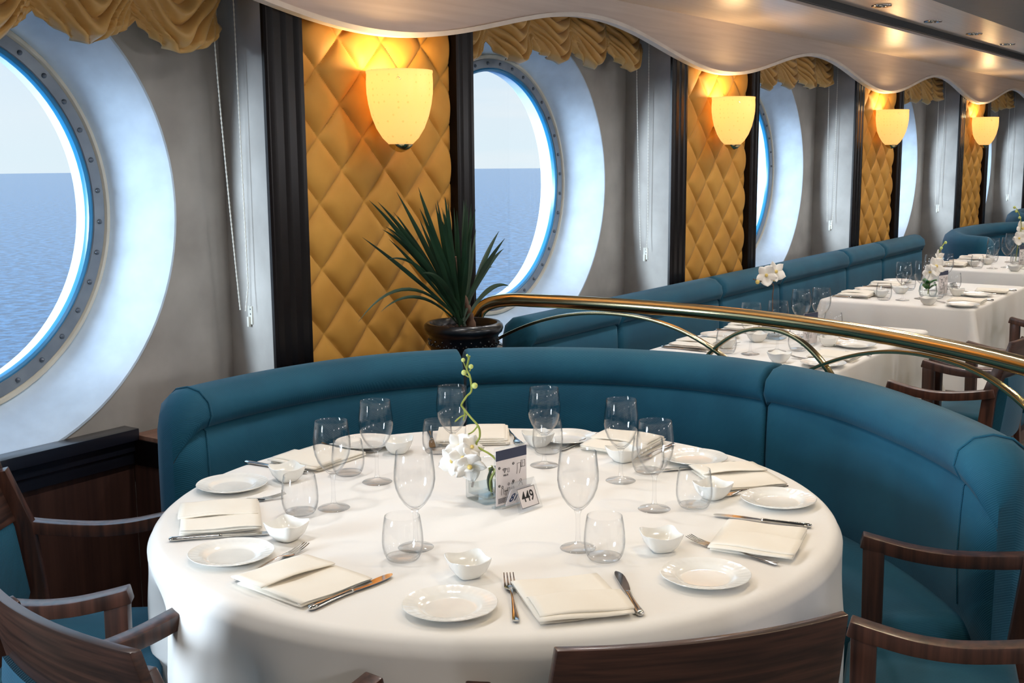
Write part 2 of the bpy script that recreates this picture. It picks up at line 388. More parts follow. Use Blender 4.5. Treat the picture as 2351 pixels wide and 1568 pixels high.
# pillars with splayed plaster returns
for k in range(-1, NP):
    pc = P0 + PER * k
    mb = MB(); mb.prism([(pc - 0.508, 2.696), (pc - 0.48, 2.696), (pc - 0.48, YP + 0.005), (pc + 0.53, YP + 0.005), (pc + 0.41, YW + 0.03), (pc - 0.40, YW + 0.03)], 0.0, 2.2)
    o = mb.done('pillar', M['plaster'], smooth=False); o.name = 'wall_pillar_%d' % (k + 2); struct(o, 'grey plaster pillar between two portholes')
    for side in (-1, 1):
        # fluted dark trim board: profile in plan
        if side < 0:
            xs = [-0.512, -0.350]
        else:
            xs = [0.437, 0.538]
        xa, xb = pc + xs[0], pc + xs[1]
        wdt = xb - xa; prof = [(xa, 2.695), (xa, 2.684), (xa + 0.006, 2.678)]
        nfl = 3 if side < 0 else 2
        for i in range(nfl):
            c0 = xa + wdt * (i + 0.12) / nfl + 0.004; c1 = xa + wdt * (i + 0.88) / nfl
            prof += [(c0, 2.678), (c0 + 0.006, 2.690), ((c0 + c1) / 2, 2.683), (c1 - 0.012, 2.678)]
        prof += [(xb - 0.004, 2.678), (xb, 2.684), (xb, YP + 0.004), (xa + 0.033, YP + 0.004), (xa + 0.033, 2.695)]
        if side > 0:
            prof = [(xa, YP + 0.004), (xa, 2.684), (xa + 0.006, 2.678)] + prof[3:-3] + [(xb, YP + 0.03), (xb - 0.008, YP + 0.03), (xb - 0.008, YP + 0.004)]
        o = MB().prism(prof, 0.0, 2.18).done('trim', M['dark_trim'], angle=25)
        o.name = 'trim_%d' % (2 * (k + 2) + (1 if side > 0 else 0)); struct(o, 'dark fluted upright trim beside the gold panel')

# quilted gold panels
ORD = ['first', 'second', 'third', 'fourth', 'fifth', 'sixth']
def quilt(pc, x0, x1, z0, z1, name):
    S = 0.215; step = 0.005
    nx = int((x1 - x0) / step); nz = int((z1 - z0) / step); rows = []
    for j in range(nz + 1):
        z = z0 + (z1 - z0) * j / nz; r = []
        for i in range(nx + 1):
            x = x0 + (x1 - x0) * i / nx
            u = ((x - pc) + 0.258) / S; v = (z - 1.802) / S
            a, b = u + v, u - v
            da = abs(a - round(a)); db = abs(b - round(b))
            d = min(da, db) * 2; h = (1 - (1 - min(da * 2, 1)) ** 3.2) * (1 - (1 - min(db * 2, 1)) ** 3.2)
            edge = min(1, (x - x0) / 0.02, (x1 - x) / 0.02); gr = max(0.0, 1 - min(da, db) / 0.028)
            r.append((x, YP + 0.000 - 0.020 * h ** 0.8 * max(edge, 0.0) + 0.0035 * gr, z))
        rows.append(r)
    mb = MB(); mb.grid(rows)
    return mb.done(name, M['gold_velvet'], angle=60)
for k in range(0, NP):
    pc = P0 + PER * k
    o = quilt(pc, pc - 0.352, pc + 0.439, 0.62, 2.05, 'quilted_wall_panel')
    lab = ['gold diamond-quilted wall panel behind the spiky potted plant', 'gold diamond-quilted wall panel, second pillar along the porthole wall', 'gold diamond-quilted wall panel, third pillar along the porthole wall',
           'gold diamond-quilted wall panel, fourth pillar along the porthole wall', 'gold diamond-quilted wall panel, fifth pillar along the porthole wall', 'gold diamond-quilted wall panel, last pillar of the porthole wall'][k]
    tag(o, lab, 'wall panel', 'quilted panels on the pillars')

# scalloped bulkhead over the wall
def wave(x): return 2.010 - 0.085 * math.cos(2 * PI * (x - P0) / PER)
xs = [-2.2 + i * 0.04 for i in range(int(18.6 / 0.04))]
mb = MB(); mb.loft([[(x, 2.655, wave(x)), (x, 2.655, 2.187), (x, 2.672, 2.187), (x, 2.672, wave(x))] for x in xs])
bulk = mb.done('ceiling_bulkhead', M['satin'], angle=50); struct(bulk, 'satin bulkhead with a scalloped lower edge')
mb = MB(); mb.loft([[(x, 2.640, wave(x) - 0.004), (x, 2.640, wave(x) + 0.013), (x, 2.676, wave(x) + 0.013), (x, 2.676, wave(x) - 0.004)] for x in xs])
lipo = mb.done('edge_strip', M['lip'], bulk, angle=50); lipo['label'] = 'white strip along the scalloped edge'
o = MB().box(-2.5, 17, 2.070, 2.660, 2.187, 2.207).done('ceiling_soffit', M['satin'], smooth=False); struct(o, 'satin soffit along the porthole wall')
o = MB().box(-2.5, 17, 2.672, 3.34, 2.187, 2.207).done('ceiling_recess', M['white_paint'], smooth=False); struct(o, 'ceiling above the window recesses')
o = MB().box(-2.5, 17, 2.048, 2.068, 2.200, 2.260).done('ceiling_seam', M['dark_gap'], smooth=False); struct(o, 'dark seam between soffit and ceiling')
o = MB().box(-2.5, 17, 1.612, 2.050, 2.237, 2.257).done('ceiling', M['satin'], smooth=False); struct(o, 'satin ceiling strip with downlights')
o = MB().box(-2.5, 17, -3.2, 1.610, 2.215, 2.257).done('ceiling_beam', M['grey_beam'], smooth=False); struct(o, 'dull grey lowered ceiling')

# ------------------------------------------------------------------ sconces
def make_sconce():
    root = empty('wall_sconce')
    # local: wall plane at y=+0.12, round shade standing off the wall; z 0 = top rim
    prof = [(0.1115, 0.0), (0.1120, -0.006), (0.1105, -0.012), (0.1120, -0.04), (0.1110, -0.075), (0.1060, -0.11), (0.0965, -0.15), (0.0810, -0.19), (0.0610, -0.222), (0.0400, -0.243)]
    inner = [(r - 0.005, z + 0.001) for r, z in reversed(prof)]
    MB().lathe(prof + inner + [prof[0]], 40).done('lamp_shade', M['shade'], root, angle=60)
    MB().lathe([(0.041, -0.241), (0.039, -0.249), (0.027, -0.260), (0.011, -0.268), (0.0005, -0.270)], 28).done('finial', M['brass'], root, angle=60)
    mb = MB().box(-0.03, 0.03, 0.106, 0.114, -0.15, -0.05); mb.tube([(0, 0.108, -0.14), (0, 0.085, -0.19), (0, 0.0, -0.238)], 0.006, 8); mb.done('bracket', M['brass'], root)
    mb = MB(); a = math.radians(218); c = Vector((0.113 * math.cos(a), 0.113 * math.sin(a), -0.035))
    t = Vector((-math.sin(a), math.cos(a), 0)).normalized()
    q = [c + t * 0.008, c + Vector((0, 0, 0.011)), c - t * 0.008, c - Vector((0, 0, 0.011))]
    mb.tube([tuple(x) for x in q + [q[0]]], 0.0013, 6); mb.done('emblem', M['brass'], root)
    return root
sconce = Proto(make_sconce)
for k in range(0, NP):
    pc = P0 + PER * k
    lab = ['glowing frosted glass sconce above the spiky potted plant', 'glowing frosted glass sconce on the second gold panel along the wall', 'glowing frosted glass sconce on the third gold panel along the wall',
           'glowing frosted glass sconce on the fourth gold panel along the wall', 'glowing frosted glass sconce on the fifth gold panel along the wall', 'glowing frosted glass sconce on the last gold panel'][k]
    sconce.place((pc + 0.015, 2.600, 1.806), 0, lab, 'wall lamp', 'sconces along the porthole wall')
    L = bpy.data.lights.new('sconce_light', 'POINT'); L.energy = 10.0; L.color = (1.0, 0.66, 0.31); L.shadow_soft_size = 0.035
    lo = bpy.data.objects.new('sconce_light', L); C.objects.link(lo); lo.location = (pc + 0.015, 2.602, 1.782)

# ------------------------------------------------------------------ downlights
def make_downlight():
    root = empty('downlight')
    MB().lathe([(0.030, 0.012), (0.031, 0.0), (0.034, -0.004), (0.046, -0.005), (0.049, -0.001), (0.049, 0.002)], 28).done('trim_ring', M['chrome'], root)
    MB().lathe([(0.0005, 0.022), (0.028, 0.022), (0.031, 0.0)], 24).done('reflector', M['baffle'], root)
    MB().lathe([(0.0005, 0.004), (0.012, 0.005), (0.019, 0.012), (0.020, 0.02)], 18).done('bulb', M['bulb'], root)
    return root
dl = Proto(make_downlight)
dx = [5.96 + 0.905 * i for i in range(-6, 8)]
for i, x in enumerate(dx):
    if x > 5:
        j = i - 6
        lab = ('recessed ceiling downlight, %s counted from the bulkhead corner of the picture' % (ORD[j] if j < 6 else 'last')) if j < 4 else 'small far recessed downlight in the ceiling strip beyond the others'
        lab = ['recessed chrome downlight, nearest of the ceiling row', 'unlit-looking recessed downlight, second of the ceiling row', 'recessed chrome downlight, third of the ceiling row', 'recessed chrome downlight, fourth of the ceiling row',
               'recessed downlight, fifth of the ceiling row', 'recessed downlight, sixth of the ceiling row', 'recessed downlight, seventh of the ceiling row', 'recessed downlight, eighth of the ceiling row'][j]
        dl.place((x, 1.92, 2.2345), 0, lab, 'downlight', 'downlights in the ceiling strip')
def spot(x, y, z, e, col=(1.0, 0.97, 0.94), size=150, soft=0.04):
    L = bpy.data.lights.new('downlight_lamp', 'SPOT'); L.energy = e; L.color = col; L.spot_size = R(size); L.spot_blend = 0.6; L.shadow_soft_size = soft
    lo = bpy.data.objects.new('downlight_lamp', L); C.objects.link(lo); lo.location = (x, y, z)
for i, x in enumerate(dx):
    spot(x, 1.92, 2.222, 22)
for x in (0.9, 2.3, 3.7, 5.1, 6.5, 7.9, 9.3):
    spot(x, 0.60, 2.20, 23, (1.0, 0.80, 0.54))
for x in (1.4, 3.8, 6.2): spot(x, -0.7, 2.20, 22)

# added soft fill lights without fixtures, out of view across the aisle
for x in (-0.8, 2.2, 5.2, 8.2, 11.2):
    L = bpy.data.lights.new('aisle_fill', 'POINT'); L.energy = 42; L.color = (0.96, 0.96, 1.0); L.shadow_soft_size = 0.18
    lo = bpy.data.objects.new('aisle_fill', L); C.objects.link(lo); lo.location = (x, -2.9, 1.75)
# low sun glow entering through the portholes
L = bpy.data.lights.new('sun', 'SUN'); L.energy = 14.0; L.angle = R(30); L.color = (0.72, 0.86, 1.0)
lo = bpy.data.objects.new('sun', L); C.objects.link(lo)
d = Vector((0.93, -0.36, -0.06)); lo.rotation_euler = d.to_track_quat('-Z', 'Y').to_euler()

# ------------------------------------------------------------------ balloon valances
def valance(k):
    pc = P0 + PER * k; x0, x1 = pc + 0.545, pc + PER - 0.52
    ns = 5; nu, nv = 36, 72; rows = []
    rnd = random.Random(40 + k)
    ph = [rnd.uniform(0, 6.28) for _ in range(ns + 1)]; dz = [rnd.uniform(-0.015, 0.015) for _ in range(ns + 1)]
    for j in range(nv + 1):
        v = j / nv; r = []
        for i in range(ns * nu + 1):
            s = i / nu; c = min(int(s), ns - 1); u = s - c
            bell = math.sin(PI * u)
            sag = bell ** 0.7
            zb = (1.915 if k < 0 else 1.965 + 0.05 * s / ns) - 0.082 * sag + dz[c] * bell
            zt = 2.185
            z = zt + (zb - zt) * v
            # drape folds hang in U-shapes from the gathers
            q = v * 7.5 - 3.0 * sag * (0.35 + 0.65 * v) + 0.30 * math.sin(5 * u + ph[c]) + 0.2 * math.sin(11 * u + 2 * ph[c])
            fold = abs(math.sin(PI * q)) ** 0.7
            y = 2.875 - 0.050 * bell ** 0.8 * (0.35 + 0.65 * v) - 0.042 * fold * (0.3 + 0.7 * bell)
            if v > 0.94: y += (v - 0.94) * 0.7 * bell
            y -= 0.012 * math.sin(9 * v + ph[c]) * (1 - bell)
            x = x0 + (x1 - x0) * (s / ns) + 0.02 * math.sin(2 * PI * u) * (v - 0.3) + 0.006 * math.sin(17 * v + ph[c])
            z += 0.012 * math.sin(7 * u + ph[c]) * v * bell
            r.append((x, y, z))
        rows.append(r)
    mb = MB(); mb.grid(rows)
    return mb.done('balloon_valance', M['gold_satin'], angle=80, solid=0.004)
for k in range(-1, 5):
    o = valance(k)
    lab = ['gold swagged balloon valance over the nearest porthole', 'gold swagged balloon valance over the porthole behind the plant', 'gold swagged balloon valance, third window along the wall', 'gold swagged balloon valance, fourth window along the wall',
           'small gold swagged balloon valance, fifth window along the wall', 'gold swagged balloon valance, sixth window along the wall'][k + 1]
    tag(o, lab, 'valance', 'balloon valances over the portholes')

# ------------------------------------------------------------------ blind cords with clips
def make_cord():
    root = empty('blind_cord')
    n = 150; z0, z1 = 0.985, 0.0
    def bead(path):
        rad = [0.0012 if i % 2 else 0.0028 for i in range(len(path))]
        return path, rad
    pa = [( -0.04 + 0.062 * (i / n) ** 1.3, 0.01, 2.07 - 1.03 * i / n) for i in range(n + 1)]
    pb = [(0.012 + 0.012 * (i / n) - (0.016 * max(0, (i / n - 0.93)) / 0.07), -0.03, 2.15 - 1.11 * i / n) for i in range(n + 1)]
    MB().tube(*bead(pa), 6).done('chain', M['plastic'], root, angle=80)
    MB().tube(*bead(pb), 6).done('chain', M['plastic'], root, angle=80)
    return root
def make_clip():
    root = empty('cord_clip')
    MB().box(-0.012, 0.004, -0.016, 0.016, -0.03, 0.03).done('clip_body', M['plastic'], root, bevel=0.003)
    MB().box(-0.020, -0.011, -0.006, 0.008, -0.038, -0.005).done('hook', M['plastic'], root, bevel=0.002)
    for z in (0.02, 0.004):
        mb = MB(); mb.lathe([(0.0004, -0.0006), (0.003, -0.0005), (0.0035, 0.001)], 10); s = mb.done('screw', M['screw'], root)
        s.matrix_local = Matrix.Translation((-0.0125, -0.006, z)) @ Matrix.Rotation(R(90), 4, 'Y')
    return root
cord, clip = Proto(make_cord), Proto(make_clip)
WN = ['nearest porthole', 'porthole behind the plant', 'third porthole along the wall', 'fourth porthole along the wall', 'fifth porthole along the wall']
for k in range(-1, 4):
    pc = P0 + PER * (k + 1)
    cord.place((pc - 0.515, 2.85, 0), 0, 'white beaded blind cord hanging beside the %s' % WN[k + 1], 'blind cord', 'blind cords')
    clip.place((pc - 0.452, 2.845, 1.02), R(-19), 'small white cord clip screwed on beside the %s' % WN[k + 1], 'cord clip', 'cord clips')

# ------------------------------------------------------------------ sill, panelling, ledge box
mb = MB()
prof = [(2.93, 0.712), (2.93, 0.676), (2.945, 0.672), (2.945, 0.640), (2.952, 0.636), (2.952, 0.600), (2.999, 0.600), (2.999, 0.712)]
for x0, x1, i in ((-2.4, 0.40 - 0.41, 0), (0.40 + 0.42, 2.205, 1)):
    mb = MB(); mb.loft([[(x, y, z) for y, z in prof] for x in (x0, x1)])
    o = mb.done('trim_sill', M['sill'], bevel=0.002, angle=30); o.name = 'trim_%d' % (30 + i); struct(o, 'dark window sill moulding')
    o = MB().box(x0, x1, 2.965, 2.998, 0.0, 0.60).done('panelling', M['panelling'], smooth=False); o.name = 'wall_panelling_%d' % (i + 1); struct(o, 'brown wood panelling under the sill')
pts = [(2.205, 2.962), (2.205, 2.69), (2.52, 2.685), (2.95, 2.515), (3.13, 2.33), (3.47, 2.33), (3.47, 2.665), (2.53, 2.665), (2.53, 2.962)]
led = empty('planter_ledge', (0, 0, 0)); tag(led, 'low wooden ledge behind the curved booth carrying the potted plant', 'ledge')
MB().prism(pts, 0.0, 0.60).done('ledge_front', M['panelling'], led, smooth=False)
def inset(p, d):
    cx = sum(a for a, b in p) / len(p); cyy = sum(b for a, b in p) / len(p)
    return [(a, b) for a, b in p]
MB().prism([(2.198, 2.960), (2.198, 2.682)] + pts[2:-1] + [(2.53, 2.960)], 0.60, 0.678).done('ledge_moulding', M['dark_trim'], led, smooth=False)
MB().prism([(2.204, 2.960), (2.204, 2.69)] + pts[2:-1] + [(2.53, 2.960)], 0.678, 0.690).done('ledge_top', M['ledge_wood'], led, smooth=False)

# ------------------------------------------------------------------ banquettes
BACK = [(0.020, 0.40), (0.050, 0.50), (0.056, 0.62), (0.054, 0.72), (0.050, 0.782), (0.040, 0.790), (0.058, 0.797), (0.074, 0.828), (0.066, 0.864), (0.034, 0.892), (-0.008, 0.900),
        (-0.050, 0.891), (-0.084, 0.862), (-0.097, 0.815), (-0.100, 0.70), (-0.100, 0.02), (0.0, 0.02)]
def sweep(mb, path, prof, ends=(0.02, 0.02), side=1, dz=0.0, zscale=1.0):
    """path: list of (x, y) ; prof: (n, z) with n towards the sitter; ends: rounding length at each end"""
    P = [Vector((x, y)) for x, y in path]
    L = [0.0]
    for a, b in zip(P, P[1:]): L.append(L[-1] + (b - a).length)
    tot = L[-1]
    def at(s):
        s = min(max(s, 0), tot)
        for i in range(len(P) - 1):
            if s <= L[i + 1] or i == len(P) - 2:
                t = (s - L[i]) / (L[i + 1] - L[i]); p = P[i].lerp(P[i + 1], t)
                d0 = (P[min(i + 1, len(P) - 1)] - P[max(i - 1, 0)]).normalized(); d1 = (P[min(i + 2, len(P) - 1)] - P[i]).normalized()
                return p, d0.lerp(d1, t).normalized()
    S = []
    for q in (0.0, 0.08, 0.3, 0.65): S.append((ends[0] * q, math.sqrt(max(0, 1 - (1 - q) ** 2))))
    n = max(6, int((tot) / 0.035))
    for i in range(n + 1):
        s = ends[0] + (tot - ends[0] - ends[1]) * i / n; S.append((s, 1.0))
    for q in (0.65, 0.3, 0.08, 0.0): S.append((tot - ends[1] * q, math.sqrt(max(0, 1 - (1 - q) ** 2))))
    cn = sum(a for a, b in prof) / len(prof); zt = max(b for a, b in prof); rings = []
    for idx, (s, f) in enumerate(S):
        p, d = at(s); nrm = Vector((-d.y, d.x)) * side
        e0 = ends[0] if idx < 6 else ends[1]
        k = 1 - (1 - f) * min(1, e0 / 0.06)
        rings.append([(p.x + nrm.x * (cn + (a - cn) * k), p.y + nrm.y * (cn + (a - cn) * k), (b if b < 0.3 else zt - 0.30 + (b - zt + 0.30) * (1 - (1 - k) * 0.45)) * zscale + dz) for a, b in prof])
    mb.loft(rings); return mb
QC = (2.20, 1.47)
RT = [(-66, 1.03), (-55, 1.012), (-42, 1.005), (-29, 1.03), (-16, 1.085), (-6.8, 1.108), (2, 1.135), (10, 1.146), (32, 1.16), (48, 1.155), (61, 1.15), (80, 1.095), (101, 1.075)]
def lerp_tab(tab, x):
    if x <= tab[0][0]: return tab[0][1]
    for (a, u), (b, v) in zip(tab, tab[1:]):
        if x <= b: return u + (v - u) * (x - a) / (b - a)
    return tab[-1][1]
def rsm(a): return sum(lerp_tab(RT, a + d) for d in (-8, -4, 0, 4, 8)) / 5
def arc(a0, a1, dr=0.0, n=40): return [(QC[0] + (rsm(a0 + (a1 - a0) * i / n) + dr) * math.cos(R(a0 + (a1 - a0) * i / n)), QC[1] + (rsm(a0 + (a1 - a0) * i / n) + dr) * math.sin(R(a0 + (a1 - a0) * i / n))) for i in range(n + 1)]
booth = empty('curved_banquette', (QC[0], QC[1], 0)); tag(booth, 'blue-green curved banquette wrapping round the back of the round table', 'banquette')
def inb(o): o.parent = booth; o.matrix_parent_inverse = Matrix.Translation((-QC[0], -QC[1], 0)); return o
for a0, a1, e0, e1 in ((-65, -7.2, 0.10, 0.016), (-6.8, 45.6, 0.016, 0.016), (46.1, 100.5, 0.016, 0.09)):
    inb(sweep(MB(), arc(a0, a1), BACK, (e0, e1)).done('back_cushion', M['teal'], angle=50))
for ae in (-59.6, 95.8):
    pts = []
    for n_, z_ in BACK[1:14]:
        r_ = rsm(ae) - n_ * 1.02; pts.append((QC[0] + r_ * math.cos(R(ae)), QC[1] + r_ * math.sin(R(ae)), z_ + 0.001))
    inb(MB().tube(pts, 0.0032, 6).done('piping', M['teal']))
SEATP = [(0.30, 0.14), (0.325, 0.20), (0.335, 0.32), (0.328, 0.40), (0.305, 0.445), (0.26, 0.462), (0.10, 0.47), (0.0, 0.465), (-0.02, 0.45), (-0.02, 0.14)]
inb(sweep(MB(), arc(-62, 101), SEATP, (0.05, 0.05)).done('seat_cushion', M['teal'], angle=50))
inb(sweep(MB(), arc(-61, 100, -0.0), [(0.27, 0.0), (0.27, 0.14), (-0.02, 0.14), (-0.02, 0.0)], (0.005, 0.005)).done('plinth', M['dark_trim'], angle=30))
pp = arc(-62, 101, -0.305, 60); inb(MB().tube([(x, y, 0.447) for x, y in pp], 0.0035, 6).done('piping', M['teal']))

def straight_back(mb, x0, x1, ycrest, prof=BACK, e=0.03):
    n = 8; return sweep(mb, [(x0 + (x1 - x0) * i / n, ycrest) for i in range(n + 1)], prof, (e, e), side=-1)
lb = empty('long_banquette', (6.3, 2.56, 0)); tag(lb, 'long teal wall banquette running under the far portholes', 'banquette')
def inl(o): o.parent = lb; o.matrix_parent_inverse = Matrix.Translation((-6.3, -2.56, 0)); return o
for x0, x1 in ((3.72, 4.42), (4.425, 5.45), (5.455, 6.24), (6.245, 7.34), (7.345, 8.06), (8.065, 9.02)):
    inl(straight_back(MB(), x0, x1, 2.565).done('back_cushion', M['teal'], angle=50))
mb = MB(); sweep(mb, [(3.72 + 5.3 * i / 20, 2.565) for i in range(21)], [(n * 1.0, z) for n, z in SEATP], (0.03, 0.03), side=-1)
inl(mb.done('seat_cushion', M['teal'], angle=50))
inl(MB().box(3.74, 9.0, 2.28, 2.58, 0.0, 0.14).done('plinth', M['dark_trim'], smooth=False))
def far_booth(name, pts, label, zs):
    root = empty(name, (pts[2][0], pts[2][1], 0)); tag(root, label, 'banquette')
    path = [(p.x, p.y) for p in catmull([(x, y, 0) for x, y in pts], 10)]
    for mb_, nm, mt in ((sweep(MB(), path, BACK, (0.07, 0.07), side=-1, zscale=zs), 'back_cushion', 'teal'), (sweep(MB(), path, SEATP, (0.05, 0.05), side=-1), 'seat_cushion', 'teal')):
        o = mb_.done(nm, M[mt], root, angle=50); o.matrix_parent_inverse = Matrix.Translation((-pts[2][0], -pts[2][1], 0))
    return root
far_booth('booth_banquette', [(9.36, 2.10), (9.54, 2.34), (9.88, 2.50), (10.4, 2.57), (11.1, 2.5), (11.6, 2.2), (11.8, 1.7)], 'bright blue ended curved booth beyond the farthest white table', 0.97)
far_booth('booth_banquette', [(11.75, 2.2), (11.95, 2.42), (12.4, 2.56), (13.2, 2.56), (13.9, 2.2)], 'small teal booth end farthest along the porthole wall', 1.03)

# ------------------------------------------------------------------ brass rail on the partition
RC, RR = (1.61, 1.901), 1.964
def rpt(a, z, dr=0.0): return (RC[0] + (RR + dr) * math.cos(R(a)), RC[1] + (RR + dr) * math.sin(R(a)), z)
part_o = MB(); rows = []
part_o.loft([[rpt(a, 0.0, -0.03), rpt(a, 0.785, -0.03), rpt(a, 0.785, 0.03), rpt(a, 0.0, 0.03)] for a in [13.5 - 63.5 * i / 40 for i in range(41)]])
o = part_o.done('wall_partition', M['panelling'], angle=30); struct(o, 'low curved partition behind the booth')
rail = empty('brass_handrail', rpt(-15, 0.835)); tag(rail, 'polished brass handrail with arched bars above the curved booth', 'handrail')
def inr(o): o.parent = rail; q = rpt(-15, 0.835); o.matrix_parent_inverse = Matrix.Translation((-q[0], -q[1], -q[2])); return o
path = [rpt(20.2, 0.70), rpt(20.3, 0.86), rpt(20.1, 0.92), rpt(19.4, 0.965), rpt(18.0, 0.99), rpt(16.0, 1.0)] + [rpt(14 - 2 * i, 1.0) for i in range(33)]
inr(MB().tube([tuple(p) for p in catmull(path, 4)], 0.0245, 20).done('top_rail', M['brass'], angle=60))
for a0, a1 in ((18.5, -9.2), (-5.8, -20.8), (-16.8, -46.0)):
    pts = []
    for i in range(41):
        u = -1.18 + 2.36 * i / 40; am = (a0 + a1) / 2; hw = (a0 - a1) / 2
        pts.append(rpt(am - hw * u, 0.835 + 0.133 * (1 - abs(u) ** 2.2)))
    inr(MB().rectbar(pts, 0.022, 0.011, (0, 0, 1)).done('arched_bar', M['brass'], bevel=0.002))

# ------------------------------------------------------------------ potted plant
PX, PY = 3.265, 2.49
pot = empty('potted_plant', (PX, PY, 0.69)); tag(pot, 'dark green spiky-leaved plant in a black pot before the gold panel', 'potted plant')
pb = MB().lathe([(0.001, 0.0), (0.085, 0.0), (0.098, 0.02), (0.108, 0.09), (0.118, 0.165), (0.122, 0.17), (0.123, 0.205), (0.127, 0.212), (0.137, 0.220), (0.141, 0.232), (0.138, 0.246), (0.130, 0.253), (0.120, 0.252), (0.114, 0.240), (0.112, 0.21)], 48).done('pot', M['pot'], pot)
rnd = random.Random(3)
mb = MB()
for i in range(44):
    a = 2 * PI * i / 44
    mb.sphere((0.1235 * math.cos(a), 0.1235 * math.sin(a), 0.188 + 0.006 * (-1) ** i), 0.0042, 6, 4)
    mb.sphere((0.1235 * math.cos(a + .07), 0.1235 * math.sin(a + .07), 0.178), 0.003, 6, 4)
mb.done('relief_band', M['pot'], pb)
rows = []
for j in range(9):
    r = 0.116 * j / 8
    rows.append([(max(r, 0.0005) * math.cos(2 * PI * i / 28), max(r, 0.0005) * math.sin(2 * PI * i / 28), 0.222 + rnd.uniform(-0.010, 0.014) * (1 if 0 < j < 8 else 0.3)) for i in range(28)])
sm = MB(); sm.grid(rows, close_v=True); sm.done('soil', M['soil'], pot)
mb = MB()
for i in range(26):
    a, r = rnd.uniform(0, 6.28), rnd.uniform(0.02, 0.1)
    mb.sphere((r * math.cos(a), r * math.sin(a), 0.232), rnd.uniform(0.007, 0.014), 6, 4, (1.4, 0.8, 0.6))
mb.done('bark_chips', M['soil'], pot)
trunk = catmull([(0.03, -0.02, 0.21), (0.01, -0.02, 0.27), (-0.03, -0.03, 0.33), (-0.055, -0.02, 0.40), (-0.075, -0.02, 0.49)], 6)
MB().tube([tuple(p) for p in trunk], [0.016 - 0.006 * i / (len(trunk) - 1) + 0.002 * math.sin(2.1 * i) for i in range(len(trunk))], 10).done('trunk', M['bark'], pot, angle=70)
def blade(base, tip, sagv, width, up=0.0, kink=None):
    b = Vector(base); t = Vector(tip); mid = b.lerp(t, 0.55) + Vector((0, 0, sagv))
    n = 14; rows = []
    pts = [b * (1 - s) ** 2 + mid * 2 * s * (1 - s) + t * s * s for s in [i / n for i in range(n + 1)]]
    mb = MB()
    for i, p in enumerate(pts):
        d = (pts[min(i + 1, n)] - pts[max(i - 1, 0)]).normalized()
        vw = Vector((-0.79, -0.61, 0.0))
        a = d.cross(vw)
        if a.length < 0.2: a = d.cross(Vector((0, 0, 1)))
        a.normalize(); nn = a.cross(d).normalized()
        s = i / n; wd = width * (0.35 + 1.3 * s if s < 0.5 else 1.0 * (1 - ((s - 0.5) / 0.5) ** 1.6)) + 0.0006
        rows.append([tuple(p - a * wd / 2), tuple(p + nn * wd * 0.16), tuple(p + a * wd / 2), tuple(p + nn * (wd * 0.16 - 0.0012))])
    mb.loft(rows); return mb
def leafpt(x, z, y): return (x - PX, y - PY, z - 0.69)
tips = [(2.98, 1.424, 2.45, .03), (2.796, 1.388, 2.5, .06), (2.675, 1.018, 2.45, .22), (3.388, 1.258, 2.42, .05), (3.29, 1.37, 2.5, .02), (3.116, 1.376, 2.48, .0), (2.804, 1.306, 2.44, .08), (2.77, 1.04, 2.44, .14),
        (2.83, 1.20, 2.46, .12), (2.86, 1.38, 2.52, .05), (2.90, 1.36, 2.38, .05), (2.93, 1.41, 2.5, .03), (3.03, 1.37, 2.42, .02), (3.07, 1.40, 2.52, .01), (3.17, 1.38, 2.4, .0), (3.20, 1.34, 2.52, .0), (3.24, 1.31, 2.45, .01),
        (3.33, 1.29, 2.5, .03), (3.36, 1.20, 2.38, .06), (3.40, 1.13, 2.46, .07), (3.31, 1.24, 2.34, .03), (2.88, 1.29, 2.52, .07), (3.00, 1.33, 2.56, .02), (3.10, 1.28, 2.35, .0), (3.14, 1.31, 2.58, .0), (2.95, 1.32, 2.33, .05), (3.05, 1.22, 2.30, .02), (2.86, 1.16, 2.34, .09), (3.27, 1.18, 2.56, .02), (3.42, 1.06, 2.40, .09)]
for i, (x, z, y, sg) in enumerate(tips):
    base = (-0.045 + rnd.uniform(-.018, .022), -0.02 + rnd.uniform(-.015, .015), 0.24 + 0.05 * rnd.random())
    blade(base, leafpt(x, z, y), sg, 0.0175 if sg < 0.1 else 0.011).done('leaf', M['leaf'], pot, angle=60)
for i in range(22):
    t = rnd.random(); x = 2.80 + 0.58 * t; z = 1.17 + 0.24 * math.sin(PI * (0.15 + 0.7 * t)) * rnd.uniform(0.55, 1.05)
    blade((-0.045 + rnd.uniform(-.018, .022), -0.02 + rnd.uniform(-.015, .015), 0.24 + 0.05 * rnd.random()), leafpt(x, z, rnd.uniform(2.33, 2.58)), rnd.uniform(0.0, 0.06), rnd.uniform(0.009, 0.015)).done('leaf', M['leaf'], pot, angle=60)

